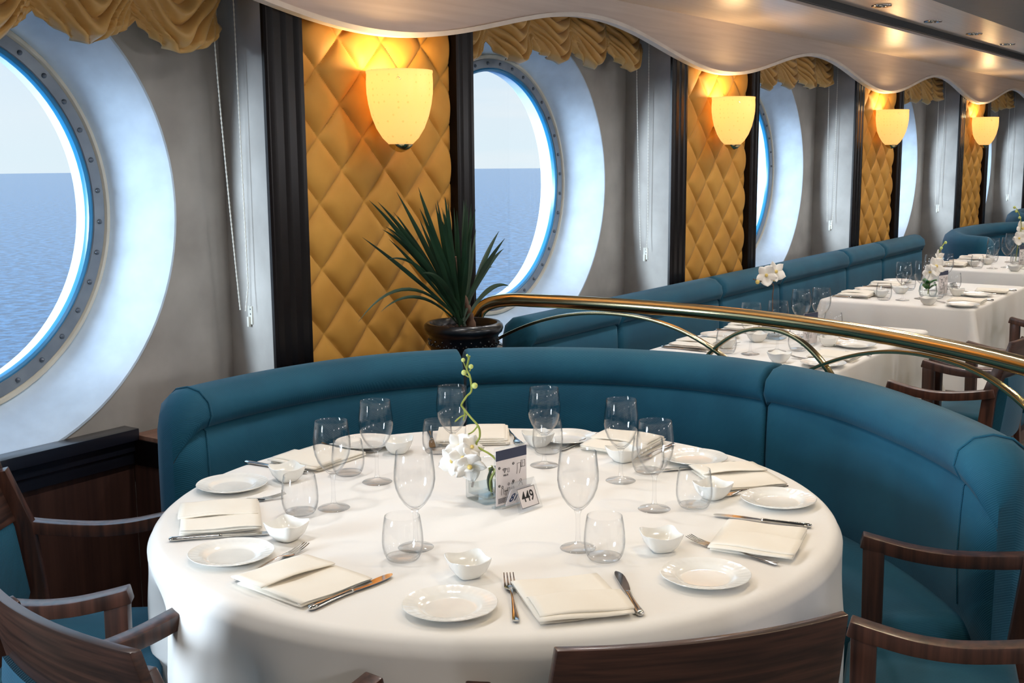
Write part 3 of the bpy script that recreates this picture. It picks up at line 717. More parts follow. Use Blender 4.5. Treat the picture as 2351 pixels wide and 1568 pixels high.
# ------------------------------------------------------------------ round table
TC = (2.076, 1.498)
tab = empty('round_table', (TC[0], TC[1], 0)); tag(tab, 'large round dining table hidden under a white tablecloth', 'table')
MB().lathe([(0.001, 0.716), (0.735, 0.716), (0.742, 0.722), (0.742, 0.738), (0.735, 0.744), (0.001, 0.744)], 64).done('tabletop', M['walnut'], tab)
MB().lathe([(0.001, 0.0), (0.30, 0.0), (0.30, 0.03), (0.06, 0.06), (0.05, 0.10), (0.05, 0.70), (0.12, 0.716)], 32).done('pedestal', M['dark_trim'], tab)
def round_cloth():
    n = 300; prof = []
    rings = []
    def fold(a):
        return 0.55 * math.sin(9 * a + 0.6) + 0.40 * math.sin(13 * a + 2.1 + 0.7 * math.sin(2 * a)) + 0.35 * math.sin(5 * a + 4.0)
    def f2(a):
        x = fold(a); return x - 0.35 * abs(x) + 0.2
    tops = [0.0005, 0.1, 0.2, 0.3, 0.4, 0.5, 0.58, 0.65, 0.70, 0.727]
    for r in tops:
        rings.append([(r * math.cos(2 * PI * k / n), r * math.sin(2 * PI * k / n), 0.75 + 0.0006 * math.sin(5 * 2 * PI * k / n + 9 * r) * (r / 0.75)) for k in range(n)])
    for i in range(1, 6):
        t = PI / 2 * i / 6; rings.append([((0.727 + 0.026 * math.sin(t)) * math.cos(2 * PI * k / n), (0.727 + 0.026 * math.sin(t)) * math.sin(2 * PI * k / n), 0.724 + 0.026 * math.cos(t)) for k in range(n)])
    for i in range(0, 22):
        d = 0.40 * (i / 21) ** 1.25
        row = []
        for k in range(n):
            a = 2 * PI * k / n
            g = min(1, d / 0.17); g = g * g * (3 - 2 * g)
            r = 0.757 - 0.008 * g + 0.052 * g * f2(a)
            row.append((r * math.cos(a), r * math.sin(a), 0.722 - d))
        rings.append(row)
    mb = MB(); mb.grid(rings, close_v=True)
    return mb.done('tablecloth', M['cloth'], angle=80)
o = round_cloth(); o.location = (TC[0], TC[1], 0); tag(o, 'white round tablecloth hanging in folds over the nearest table', 'tablecloth')

# ------------------------------------------------------------------ tableware makers
def make_wine():
    root = empty('wine_glass')
    MB().lathe([(0.0005, 0.0), (0.034, 0.0), (0.0362, 0.0012), (0.034, 0.0028), (0.018, 0.0055), (0.008, 0.010), (0.0048, 0.018), (0.0040, 0.035), (0.0040, 0.058), (0.0050, 0.072), (0.0085, 0.080), (0.0005, 0.081)], 32).done('stem', M['thick_glass'], root)
    out = [(0.0045, 0.078), (0.012, 0.083), (0.022, 0.093), (0.032, 0.108), (0.0385, 0.125), (0.0415, 0.142), (0.0410, 0.160), (0.0385, 0.182), (0.0362, 0.200)]
    inn = [(0.0350, 0.2000), (0.0373, 0.182), (0.0398, 0.160), (0.0403, 0.142), (0.0373, 0.125), (0.0308, 0.109), (0.0208, 0.095), (0.011, 0.0865), (0.0005, 0.084)]
    MB().lathe(out + [(0.0356, 0.2009)] + inn, 40).done('bowl', M['bowl_glass'], root, angle=80)
    return root
def make_tumbler():
    root = empty('tumbler')
    MB().lathe([(0.0005, 0.0), (0.026, 0.0), (0.030, 0.002), (0.0335, 0.007), (0.0325, 0.0075), (0.028, 0.0085), (0.0005, 0.0075)], 36).done('base', M['thick_glass'], root)
    out = [(0.0320, 0.0045), (0.0370, 0.014), (0.0398, 0.026), (0.0405, 0.038), (0.0395, 0.055), (0.0370, 0.075), (0.0345, 0.088)]
    inn = [(0.0335, 0.088), (0.0360, 0.075), (0.0385, 0.055), (0.0394, 0.038), (0.0386, 0.026), (0.0355, 0.015), (0.030, 0.0085)]
    MB().lathe(out + [(0.034, 0.0887)] + inn, 40).done('bowl', M['bowl_glass'], root, angle=80)
    return root
def make_plate():
    n = 96; prof = [(0.0005, 0.0035), (0.043, 0.0035), (0.048, 0.004), (0.0535, 0.0075), (0.057, 0.0095), (0.068, 0.0115), (0.079, 0.0135), (0.0825, 0.0148), (0.0832, 0.0138), (0.079, 0.011), (0.060, 0.006), (0.052, 0.0008), (0.046, 0.0), (0.044, 0.0015), (0.0005, 0.0015)]
    rows = []
    for i, (r, z) in enumerate(prof):
        row = []
        for k in range(n):
            a = 2 * PI * k / n; s = 1.0; dz = 0
            if 5 <= i <= 10:
                w_ = (r - 0.055) / 0.028; s = 1 + 0.012 * w_ * (abs(math.sin(3 * a)) - 0.5)
                if i in (5, 6): dz = 0.0005 * math.sin(32 * a)
            row.append((r * s * math.cos(a), r * s * math.sin(a), z + dz))
        rows.append(row)
    mb = MB(); mb.grid(rows, close_v=True); return mb.done('bread_plate', M['china'], angle=60)
def make_bowl():
    n = 48; rows = []
    prof = [(0.0005, 0.0), (0.017, 0.0), (0.021, 0.002), (0.030, 0.014), (0.0355, 0.026), (0.0385, 0.036), (0.0375, 0.0368), (0.0345, 0.028), (0.028, 0.016), (0.018, 0.007), (0.0005, 0.005)]
    for i, (r, z) in enumerate(prof):
        row = []
        for k in range(n):
            a = 2 * PI * k / n; p = 5.0
            sq = 1 / (abs(math.cos(a)) ** p + abs(math.sin(a)) ** p) ** (1 / p)
            f = min(1, r / 0.03); rr = r * ((1 - f) + f * sq)
            cor = (sq - 1) / 0.3
            row.append((rr * math.cos(a), rr * math.sin(a), z + 0.007 * cor * max(0, (z - 0.012) / 0.025) - 0.002 * max(0, (z - .02) / .017)))
        rows.append(row)
    mb = MB(); mb.grid(rows, close_v=True); return mb.done('dip_bowl', M['china'], angle=60)
def make_fork():
    mb = MB()
    # handle along -y to +y (tines at +y)
    sec = [(-0.105, 0.0105, 0.0045), (-0.100, 0.0125, 0.0035), (-0.085, 0.0115, 0.003), (-0.05, 0.0075, 0.0045), (-0.01, 0.0052, 0.008), (0.02, 0.0050, 0.0085), (0.032, 0.0085, 0.0065), (0.040, 0.0165, 0.005), (0.050, 0.0215, 0.0038), (0.058, 0.0225, 0.0034)]
    rings = []
    for y, wd, z in sec:
        t = 0.0022
        rings.append([(-wd / 2, y, z - 0.0), (-wd / 4, y, z - t / 2), (wd / 4, y, z - t / 2), (wd / 2, y, z), (wd / 4, y, z + t / 2), (-wd / 4, y, z + t / 2)])
    mb.loft(rings)
    for i in range(4):
        x = -0.0092 + 0.00613 * i; rr = []
        for j in range(7):
            s = j / 6; y = 0.057 + 0.05 * s; z = 0.0034 + 0.0075 * s * s; wd = 0.0036 * (1 - 0.45 * s); t = 0.0018 * (1 - 0.4 * s); xx = x * (1 - 0.06 * s)
            rr.append([(xx - wd / 2, y, z - t / 2), (xx + wd / 2, y, z - t / 2), (xx + wd / 2, y, z + t / 2), (xx - wd / 2, y, z + t / 2)])
        mb.loft(rr)
    return mb.done('fork', M['silver'], angle=50)
def make_knife():
    root = empty('butter_knife')
    sec = [(-0.105, 0.004, 0.004), (-0.103, 0.012, 0.0075), (-0.097, 0.0165, 0.009), (-0.085, 0.0165, 0.0085), (-0.055, 0.0115, 0.0075), (-0.02, 0.0095, 0.007), (-0.006, 0.0125, 0.008), (-0.001, 0.013, 0.008), (0.002, 0.008, 0.006)]
    mb = MB(); mb.loft([[(wd / 2 * math.cos(2 * PI * k / 12), y, 0.0045 + h / 2 * math.sin(2 * PI * k / 12)) for k in range(12)] for y, wd, h in sec]); mb.done('handle', M['silver'], root, angle=60)
    bl = [(0.0, -0.0045, 0.0045), (0.012, -0.0055, 0.0075), (0.04, -0.006, 0.0105), (0.075, -0.006, 0.0115), (0.090, -0.0055, 0.010), (0.101, -0.003, 0.006), (0.105, 0.000, 0.002)]
    mb = MB(); mb.loft([[(a, y, 0.0035), (b, y, 0.0045), (b, y, 0.0050), (a, y, 0.0056)] for y, a, b in bl]); mb.done('blade', M['silver'], root, angle=30)
    return root
def napkin_maker(kind):
    def mk():
        rnd = random.Random(50 + kind)
        W, D, th = 0.17, 0.165, 0.0030
        # folded sheet: section polyline in (x, z), extruded along y
        if kind == 0: sec = [(0.5, 0.003), (-0.5, 0.003), (-0.515, 0.006), (-0.5, 0.009), (0.5, 0.0095), (0.517, 0.0125), (0.5, 0.0155), (-0.48, 0.0155), (-0.495, 0.018), (-0.48, 0.0205), (0.0, 0.0215), (0.06, 0.0205), (0.10, 0.0185)]
        else: sec = [(-0.5, 0.003), (0.5, 0.003), (0.515, 0.006), (0.5, 0.009), (-0.5, 0.0095), (-0.52, 0.0125), (-0.5, 0.016), (-0.25, 0.0175), (-0.06, 0.0185), (-0.02, 0.0165)]
        pts = [Vector((x * W, 0, z)) for x, z in sec]
        pth = catmull(pts, 4); ny = 12; mb = MB(); rows = []
        off = [rnd.uniform(-0.003, 0.003) for _ in range(6)]
        for j in range(ny + 1):
            v = j / ny; y = (v - 0.5) * D; row = []
            for i, p in enumerate(pth):
                lay = i / len(pth)
                sk = 0.008 * math.sin(3 * lay + off[0] * 400) * (v - 0.5) + off[int(lay * 5.9)] 
                puff = 0.0022 * math.sin(PI * v) * lay + 0.0012 * math.sin(7 * v + 5 * lay)
                row.append((p.x + sk, y * (1 + 0.03 * (lay - 0.5)) + 0.004 * math.sin(6 * lay + off[1] * 300), max(p.z + puff, 0.0018)))
            rows.append(row)
        mb.grid(rows)
        return mb.done('napkin', M['napkin'], angle=80, solid=0.0028)
    return mk
PW, PT, PP, PB, PF, PK = Proto(make_wine), Proto(make_tumbler), Proto(make_plate), Proto(make_bowl), Proto(make_fork), Proto(make_knife)
PN = [Proto(napkin_maker(0)), Proto(napkin_maker(1))]
ZT = 0.7512
seats = ['before the reddish-brown curved chair back', 'before the armchair with the green seat', 'before the bright blue booth cushion', 'by the seam of the bright blue cushion',
         'behind the orchid vase', 'before the dark cushion below the gold panel', 'before the armchair against the wood panelling', 'before the grey-brown curved chair back']
ang = [-131.4, -82.4, -37.0, 1.9, 41.9, 85.3, 136.4, 179.6]
pl = [(1.522, 1.199), (1.900, 0.895), (2.425, 0.968), (2.650, 1.285), (2.656, 1.676), (2.309, 2.099), (1.827, 2.091), (1.492, 1.719)]
tu = [(1.893, 1.107), (2.296, 1.113), (2.494, 1.336), (2.518, 1.647), (2.358, 1.890), (2.070, 1.943), (1.775, 1.813), (1.675, 1.434)]
wi = [(1.918, 1.183), (2.233, 1.179), (2.389, 1.353), (2.404, 1.583), (2.294, 1.789), (2.057, 1.837), (1.844, 1.778), (1.741, 1.456)]
bo = [(1.670, 1.271), (1.999, 1.039), (2.380, 1.107), (2.550, 1.438), (2.562, 1.707), (2.301, 1.977), (1.945, 2.027), (1.633, 1.709)]
nrot = [0, 150, 60, 175, 20, 190, 170, 185]
nk = [1, 1, 1, 0, 0, 1, 0, 1]
bowr = [10, 40, 20, 70, 15, 40, 25, 5]
for i in range(8):
    a = R(ang[i]); eo = Vector((math.cos(a), math.sin(a))); et = Vector((-eo.y, eo.x)); s = seats[i]
    def at(t, r): return (TC[0] + et.x * t + eo.x * r, TC[1] + et.y * t + eo.y * r, ZT)
    face = math.atan2(-eo.y, -eo.x) - PI / 2
    PP.place((*pl[i], ZT), i * 0.7, 'white bread plate at the place ' + s, 'plate', 'bread plates on the round table')
    PT.place((*tu[i], ZT), i, 'empty clear tumbler at the place ' + s, 'glass', 'tumblers on the round table')
    PW.place((*wi[i], ZT), i, 'empty wine glass at the place ' + s, 'wine glass', 'wine glasses on the round table')
    PB.place((*bo[i], ZT), face + R(bowr[i]), 'small square white dip bowl at the place ' + s, 'bowl', 'dip bowls on the round table')
    PN[nk[i]].place(at(-0.003, 0.607), face + R((0, 4, -5, 3, -4, 6, 2, -6)[i]) + (PI if i in (2, 5) else 0) + (PI / 2 if i in (0, 3) else 0), 'folded ivory napkin at the place ' + s, 'napkin', 'napkins on the round table')
    fk = [(-0.102, 0.572, -10), (-0.088, 0.575, -18), (-0.118, 0.58, 5), (-0.112, 0.59, 0), (-0.115, 0.60, 4), (-0.12, 0.62, 0), (-0.128, 0.57, 14), (-0.125, 0.565, 8)][i]
    PF.place(at(fk[0], fk[1]), face + R(fk[2]), 'silver fork at the place ' + s, 'fork', 'forks on the round table')
    kn = [(0.104, 0.60, -7), (0.128, 0.575, 4), (0.112, 0.57, 0), (0.11, 0.58, 0), (0.112, 0.60, 0), (0.118, 0.63, 8), (0.110, 0.60, 0), (0.106, 0.588, -2)][i]
    PK.place(at(kn[0], kn[1]), face + R(kn[2]), 'silver knife at the place ' + s, 'knife', 'knives on the round table')

# ------------------------------------------------------------------ orchids and vases
def bez(p, n=8): return [tuple(x) for x in catmull(p, n)]
def add_flower(root, c, nrm, size, roll=0.0):
    fl = bmesh.new(); n = Vector(nrm).normalized(); u = n.orthogonal().normalized(); v = n.cross(u)
    mb = MB()
    for k in range(5):
        a = roll + 2 * PI * k / 5; wide = 0.62 if k in (1, 4) else 0.42
        d = u * math.cos(a) + v * math.sin(a); sd = n.cross(d); rows = []
        for i in range(7):
            s = i / 6; wv = size * wide * math.sin(PI * min(1, 0.12 + 0.88 * s)) ** 0.7 * (0.9 if s < 1 else 0.2) + 0.0008
            row = []
            for j in range(5):
                q = (j - 2) / 2
                p = Vector(c) + d * size * s + sd * wv * q + n * (0.25 * size * s * s - 0.16 * wv * q * q + 0.05 * size * math.sin(4 * q + k) * s)
                row.append(tuple(p))
            rows.append(row)
        mb.grid(rows)
    f = mb.done('flower', M['petal'], root, angle=80, solid=0.0012)
    MB().sphere(tuple(Vector(c) + n * size * 0.12), size * 0.16, 8, 6).done('flower_heart', M['petal_heart'], f)
    return f
def square_vase(root, s, h):
    hs = s / 2
    def rsq(r, z, cr=0.008, n=4):
        out = []
        for cx, cyy, a0 in ((1, 1, 0), (-1, 1, 90), (-1, -1, 180), (1, -1, 270)):
            for i in range(n + 1):
                a = R(a0 + 90 * i / n); out.append((cx * (r - cr) + cr * math.cos(a), cyy * (r - cr) + cr * math.sin(a), z))
        return out
    mb = MB(); mb.loft([rsq(hs - .002, 0), rsq(hs, 0.003), rsq(hs, h - .001), rsq(hs - .0012, h), rsq(hs - .0028, h), rsq(hs - .004, h - .001), rsq(hs - .004, 0.013), rsq(hs - .007, 0.011)])
    return mb.done('vase', M['vase_glass'], root, angle=40), rsq
def make_orchid_near():
    root = empty('orchid_vase')
    vz, rsq = square_vase(root, 0.082, 0.088)
    mb = MB(); mb.loft([rsq(0.0355, 0.0135), rsq(0.0355, 0.034)]); mb.done('water', M['water'], root, angle=40)
    return root
# near vase: local x,y axes rotated
vroot = make_orchid_near(); VL = Vector((2.098, 1.532, ZT)); VR = R(72)
vroot.location = VL; vroot.rotation_euler = (0, 0, VR)
tag(vroot, 'square glass vase with white orchid and budding stem in the middle of the round table', 'flower vase')
def vl(x, y, z):  # world point to the vase's own frame
    d = Vector((x - VL.x, y - VL.y)); c, s_ = math.cos(-VR), math.sin(-VR)
    return (d.x * c - d.y * s_, d.x * s_ + d.y * c, z - VL.z)
st = [vl(2.11, 1.545, 0.775), vl(2.10, 1.568, 0.80), vl(2.09, 1.592, 0.828), vl(2.09, 1.572, 0.848), vl(2.09, 1.548, 0.866)]
MB().tube(bez([vl(2.115, 1.50, 0.775), vl(2.10, 1.515, 0.845), vl(2.09, 1.560, 0.872), vl(2.09, 1.552, 0.895), vl(2.09, 1.555, 0.918), vl(2.09, 1.578, 0.938), vl(2.09, 1.600, 0.958), vl(2.09, 1.602, 0.966), vl(2.09, 1.588, 0.985), vl(2.09, 1.574, 1.000), vl(2.09, 1.577, 1.030), vl(2.09, 1.586, 1.048), vl(2.09, 1.583, 1.064), vl(2.09, 1.578, 1.080)], 5), 0.0024, 8).done('stem', M['stem_green'], vroot)
MB().tube(bez([vl(2.09, 1.557, 0.920), vl(2.09, 1.572, 0.904), vl(2.09, 1.592, 0.893), vl(2.09, 1.606, 0.886)], 5), 0.0018, 6).done('stem', M['stem_green'], vroot)
MB().tube(bez([vl(2.09, 1.600, 0.960), vl(2.09, 1.594, 0.945), vl(2.09, 1.598, 0.928)], 5), 0.0018, 6).done('stem', M['stem_green'], vroot)
MB().tube(bez([vl(2.09, 1.590, 0.942), vl(2.09, 1.606, 0.935), vl(2.09, 1.622, 0.922)], 5), 0.0018, 6).done('stem', M['stem_green'], vroot)
for (y0, z0), (y, z), r in (((1.586, 1.046), (1.595, 1.069), 0.0048), ((1.578, 1.045), (1.573, 1.056), 0.0056), ((1.581, 1.030), (1.593, 1.040), 0.0064), ((1.575, 1.005), (1.563, 1.013), 0.0070), ((1.58, 1.07), (1.583, 1.081), 0.003)):
    MB().tube([vl(2.09, y0, z0), vl(2.088, y, z - r * .5)], 0.0015, 6).done('stem', M['stem_green'], vroot)
    MB().sphere(vl(2.088, y, z), r, 12, 8).done('bud', M['bud'], vroot)
for k, (p, nn, sz, rl) in enumerate(((vl(2.065, 1.592, 0.872), (-0.7, -0.5, 0.3), 0.034, 0.3), (vl(2.055, 1.575, 0.850), (-0.6, -0.7, 0.1), 0.036, 1.0), (vl(2.075, 1.565, 0.872), (-0.3, -0.9, 0.5), 0.030, 0.6), (vl(2.05, 1.600, 0.840), (-0.9, -0.2, 0.2), 0.034, 0.0), (vl(2.06, 1.560, 0.832), (-0.6, -0.7, -0.3), 0.038, 0.8))):
    dn = Vector(nn); c, s_ = math.cos(-VR), math.sin(-VR)
    add_flower(vroot, p, (dn.x * c - dn.y * s_, dn.x * s_ + dn.y * c, dn.z), sz, rl)
for k in range(7):
    a = k * 0.9; MB().tube(bez([(0.012 * math.cos(a) - .008, 0.012 * math.sin(a) - 0.010, 0.018), (0.016 * math.cos(a) - .008, 0.016 * math.sin(a) - 0.01, 0.045), (0.012 * math.cos(a + 1) - .008, 0.012 * math.sin(a + 1) - .01, 0.074)], 4), 0.0032, 6).done('root', M['leaf'] if k % 2 else M['stem_green'], vroot)
MB().tube(bez([vl(2.085, 1.572, 0.775), vl(2.085, 1.568, 0.80), vl(2.08, 1.578, 0.83)], 4), 0.0028, 6).done('stem', M['bark'], vroot)

# acrylic menu holder with printed card
def tent_text(body, size, mat, name, parent, mtx, bold=0.0, shear=0.0, sx=1.0):
    cu = bpy.data.curves.new(name, 'FONT'); cu.body = body; cu.size = size; cu.align_x = 'CENTER'; cu.align_y = 'CENTER'; cu.offset = bold; cu.shear = shear; cu.extrude = 0.00015
    ob = bpy.data.objects.new(name, cu); C.objects.link(ob)
    dg = bpy.context.evaluated_depsgraph_get(); me = bpy.data.meshes.new_from_object(ob.evaluated_get(dg))
    bpy.data.objects.remove(ob)
    for v in me.vertices: v.co.x *= sx
    me.name = name; me.materials.clear(); me.materials.append(mat)
    o = bpy.data.objects.new(name, me); C.objects.link(o); o.parent = parent; o.matrix_local = mtx
    return o
def make_holder(w_, h_):
    """upright card holder: card in the xz plane facing -y, foot behind"""
    root = empty('menu_holder')
    tilt = R(4)
    mb = MB(); mb.box(-w_ / 2, w_ / 2, -0.0015, 0.0015, 0.0, h_); mb.box(-w_ / 2, w_ / 2, 0.0015, 0.012, 0.0, 0.003)
    mb.done('acrylic_stand', M['acrylic'], root, smooth=False)
    card = MB().box(-w_ / 2 + .002, w_ / 2 - .002, -0.0024, -0.0016, 0.006, h_ - 0.006).done('card', M['paper'], root, smooth=False)
    MB().box(-w_ / 2 + .002, w_ / 2 - .002, -0.0029, -0.0024, h_ - 0.029, h_ - 0.006).done('header_band', M['navy_ink'], card, smooth=False)
    yk = -0.0027
    mb = MB()
    def bar(x0, x1, z0, z1): mb.box(x0, x1, yk - 0.0002, yk + 0.0003, z0, z1)
    def stroke(pts, r=0.0007): mb.tube([(x, yk, z) for x, z in pts], r, 4)
    def circ(cx, cz, r, n=12, rr=0.0006): stroke([(cx + r * math.cos(2 * PI * i / n), cz + r * math.sin(2 * PI * i / n)) for i in range(n + 1)], rr)
    k = h_ / 0.135
    z1, z2 = 0.088 * k, 0.050 * k
    # wifi sign and phone
    for r in (0.003, 0.006, 0.009): stroke([(-0.020 + r * math.cos(R(45 + 90 * i / 6)), z1 - 0.010 + r * math.sin(R(45 + 90 * i / 6))) for i in range(7)], 0.0008)
    circ(-0.020, z1 - 0.010, 0.0008)
    stroke([(-0.011, z1 - 0.011), (-0.006, z1 - 0.011), (-0.006, z1 - 0.002), (-0.011, z1 - 0.002), (-0.011, z1 - 0.011)], 0.0005)
    # hand holding a phone by a sheet
    stroke([(0.016, z1 - 0.020), (0.018, z1 - 0.008), (0.018, z1 + 0.004), (0.028, z1 + 0.004), (0.028, z1 - 0.009), (0.024, z1 - 0.020)], 0.0006)
    stroke([(0.029, z1 - 0.006), (0.041, z1 - 0.006), (0.041, z1 + 0.009), (0.029, z1 + 0.009), (0.029, z1 - 0.006)], 0.0006)
    for i in range(4): bar(0.031, 0.035 + 0.001 * (i % 3), z1 - 0.004 + i * 0.0033, z1 - 0.0032 + i * 0.0033)
    # guests at a table
    for cx in (-0.027, -0.008, 0.004): circ(cx, z2 - 0.004 + (0.004 if cx > -0.01 else 0), 0.0025)
    for cx in (-0.027, -0.008, 0.004): stroke([(cx - 0.003, z2 - 0.022), (cx - 0.003, z2 - 0.008), (cx + 0.003, z2 - 0.008), (cx + 0.004, z2 - 0.017), (cx + 0.005, z2 - 0.022)], 0.0006)
    stroke([(-0.021, z2 - 0.014), (-0.012, z2 - 0.014)], 0.0008); stroke([(-0.0165, z2 - 0.014), (-0.0165, z2 - 0.025)], 0.0008)
    circ(0.028, z2 + 0.002, 0.003); stroke([(0.022, z2 - 0.010), (0.025, z2 - 0.003), (0.031, z2 - 0.003), (0.034, z2 - 0.010)], 0.0006)
    for i in range(7): bar(-0.040, -0.040 + 0.026 + 0.004 * ((i * 3) % 4), 0.011 + i * 0.0018, 0.0116 + i * 0.0018)
    mb.done('pictograms', M['ink'], card, smooth=False)
    dots = []
    for j, (cx, cz) in enumerate(((-0.036, z1 + 0.002), (0.006, z1 + 0.006), (-0.036, z2 + 0.0), (0.006, z2 + 0.004))):
        mb = MB(); mb.grid([[(cx + 0.0004 * math.cos(2 * PI * i / 16), yk - 0.0002, cz + 0.0004 * math.sin(2 * PI * i / 16)) for i in range(16)], [(cx + 0.0032 * math.cos(2 * PI * i / 16), yk - 0.0002, cz + 0.0032 * math.sin(2 * PI * i / 16)) for i in range(16)]], close_v=True)
        mb.done('number_dot', M['ink'], card, smooth=False)
        tent_text(str(j + 1), 0.0055, M['paper'], 'numeral', card, Matrix.Translation((cx, yk - 0.0005, cz)) @ Matrix.Rotation(R(90), 4, 'X'))
    tent_text('Wi-Fi', 0.0065, M['ink'], 'lettering', card, Matrix.Translation((-0.017, yk - 0.0002, z1 - 0.017)) @ Matrix.Rotation(R(90), 4, 'X'), 0.0001)
    return root
PH = Proto(lambda: make_holder(0.096, 0.138))
PH.place((2.083, 1.462, ZT), R(-13), 'clear acrylic stand with pictogram card leaning by the orchid vase', 'menu stand', 'menu stands')
def make_tent(a, b):
    root = empty('table_number')
    w_, h_, dp = 0.076, 0.064, 0.026
    sl = math.atan2(dp, h_); Ls = math.hypot(dp, h_)
    m1 = Matrix.Translation((0, -dp, 0)) @ Matrix.Rotation(-sl, 4, 'X')     # front leaf leans back to the ridge
    m2 = Matrix.Translation((0, dp, 0)) @ Matrix.Rotation(sl, 4, 'X')
    for nm, mt in (('front_leaf', m1), ('back_leaf', m2)):
        o = MB().box(-w_ / 2, w_ / 2, -0.001, 0.001, 0, Ls).done(nm, M['acrylic'], root, smooth=False); o.matrix_local = mt
    o = MB().box(-0.028, 0.028, -0.0019, -0.0011, 0.008, 0.052).done('number_card', M['paper'], root, smooth=False); o.matrix_local = m1
    mb = MB()
    for x0, x1, z0, z1 in ((-.028, .028, .008, .009), (-.028, .028, .051, .052), (-.028, -.027, .008, .052), (.027, .028, .008, .052)): mb.box(x0, x1, -0.0023, -0.0019, z0, z1)
    mb.done('border', M['ink'], o, smooth=False)
    tent_text(a, 0.033, M['ink'], 'numeral', o, Matrix.Translation((0, -0.0022, 0.031)) @ Matrix.Rotation(R(90), 4, 'X'), 0.0004, 0.0, 0.80)
    o2 = MB().box(-0.033, 0.033, -0.0019, -0.0011, 0.008, 0.052).done('number_card', M['paper'], root, smooth=False); o2.matrix_local = m2
    tent_text(b, 0.030, M['blue_ink'], 'numeral', o2, Matrix.Translation((-0.014, -0.0022, 0.027)) @ Matrix.Rotation(R(90), 4, 'X'), 0.0006, 0.25, 0.9)
    return root
tnt = make_tent('449', '81'); tnt.location = (2.080, 1.428, ZT); tnt.rotation_euler = (0, 0, R(-8))
tag(tnt, 'clear acrylic tent with table numbers 449 and 81 in front of the vase', 'table number')

# ------------------------------------------------------------------ far rectangular tables
def make_rect_table():
    root = empty('dining_table')
    L_, W_ = 1.16, 0.78
    MB().box(-L_ / 2, L_ / 2, -W_ / 2, W_ / 2, 0.715, 0.743).done('tabletop', M['walnut'], root, bevel=0.004)
    MB().lathe([(0.001, 0.0), (0.24, 0.0), (0.24, 0.03), (0.05, 0.06), (0.045, 0.69), (0.12, 0.715)], 24).done('pedestal', M['dark_trim'], root)
    return root
def make_rect_cloth():
    hx, hy = 0.59, 0.40
    def rr(dx, z, cr, wav=0.0, n=10, m=24):
        out = []; a_, b_ = hx + dx, hy + dx
        corners = ((a_ - cr, b_ - cr, 0), (-(a_ - cr), b_ - cr, 90), (-(a_ - cr), -(b_ - cr), 180), (a_ - cr, -(b_ - cr), 270))
        for ci, (cx, cyy, a0) in enumerate(corners):
            for i in range(n + 1):
                a = R(a0 + 90 * i / n); bulge = 1 + 3.0 * wav * math.sin(PI * i / n)
                out.append((cx + cr * math.cos(a) * bulge, cyy + cr * math.sin(a) * bulge, z))
            nx_, ny_, na = corners[(ci + 1) % 4]; a = R(a0 + 90)
            p = Vector((cx + cr * math.cos(a), cyy + cr * math.sin(a))); q = Vector((nx_ + cr * math.cos(a), ny_ + cr * math.sin(a)))
            for i in range(1, m):
                t = i / m; r_ = p.lerp(q, t); w_ = wav * 0.03 * (math.sin(4 * 2 * PI * t + ci) * math.sin(PI * t) + 0.5 * math.sin(9 * PI * t + 2 * ci) * math.sin(PI * t))
                out.append((r_.x + math.cos(a) * w_, r_.y + math.sin(a) * w_, z))
        return out
    rings = [rr(-0.39, 0.75, 0.004), rr(-0.02, 0.75, 0.02), rr(-0.008, 0.7475, 0.025), rr(-0.002, 0.742, 0.028), rr(0.0, 0.735, 0.03)]
    for i in range(1, 9):
        g = i / 8; rings.append(rr(0.004 + 0.012 * g, 0.735 - 0.40 * g, 0.03 + 0.02 * g, g))
    mb = MB(); V = mb.grid(rings, close_v=True); mb.face(V[0])
    return mb.done('tablecloth', M['cloth'], angle=60)
PTab, PCl = Proto(make_rect_table), Proto(make_rect_cloth)
tname = ['just past the brass rail', 'in the middle of the row', 'farthest from the rail']
offs = [0.0, 1.96, 3.92]
LY = {'wine': [(4.215, 1.815), (4.325, 1.750), (4.735, 1.815), (4.838, 1.765)], 'tum': [(4.190, 1.905), (4.395, 1.690), (4.690, 1.925), (4.912, 1.735)],
      'bowl': [(4.300, 1.955), (4.108, 1.652), (4.512, 1.915), (4.564, 1.628)], 'plate': [(4.536, 2.092), (4.128, 1.490), (5.05, 2.092), (4.598, 1.533)],
      'nap': [(4.282, 2.075), (4.330, 1.515), (4.810, 2.085), (4.845, 1.510)]}
where = ['window side near end', 'aisle side near end', 'window side far end', 'aisle side far end']
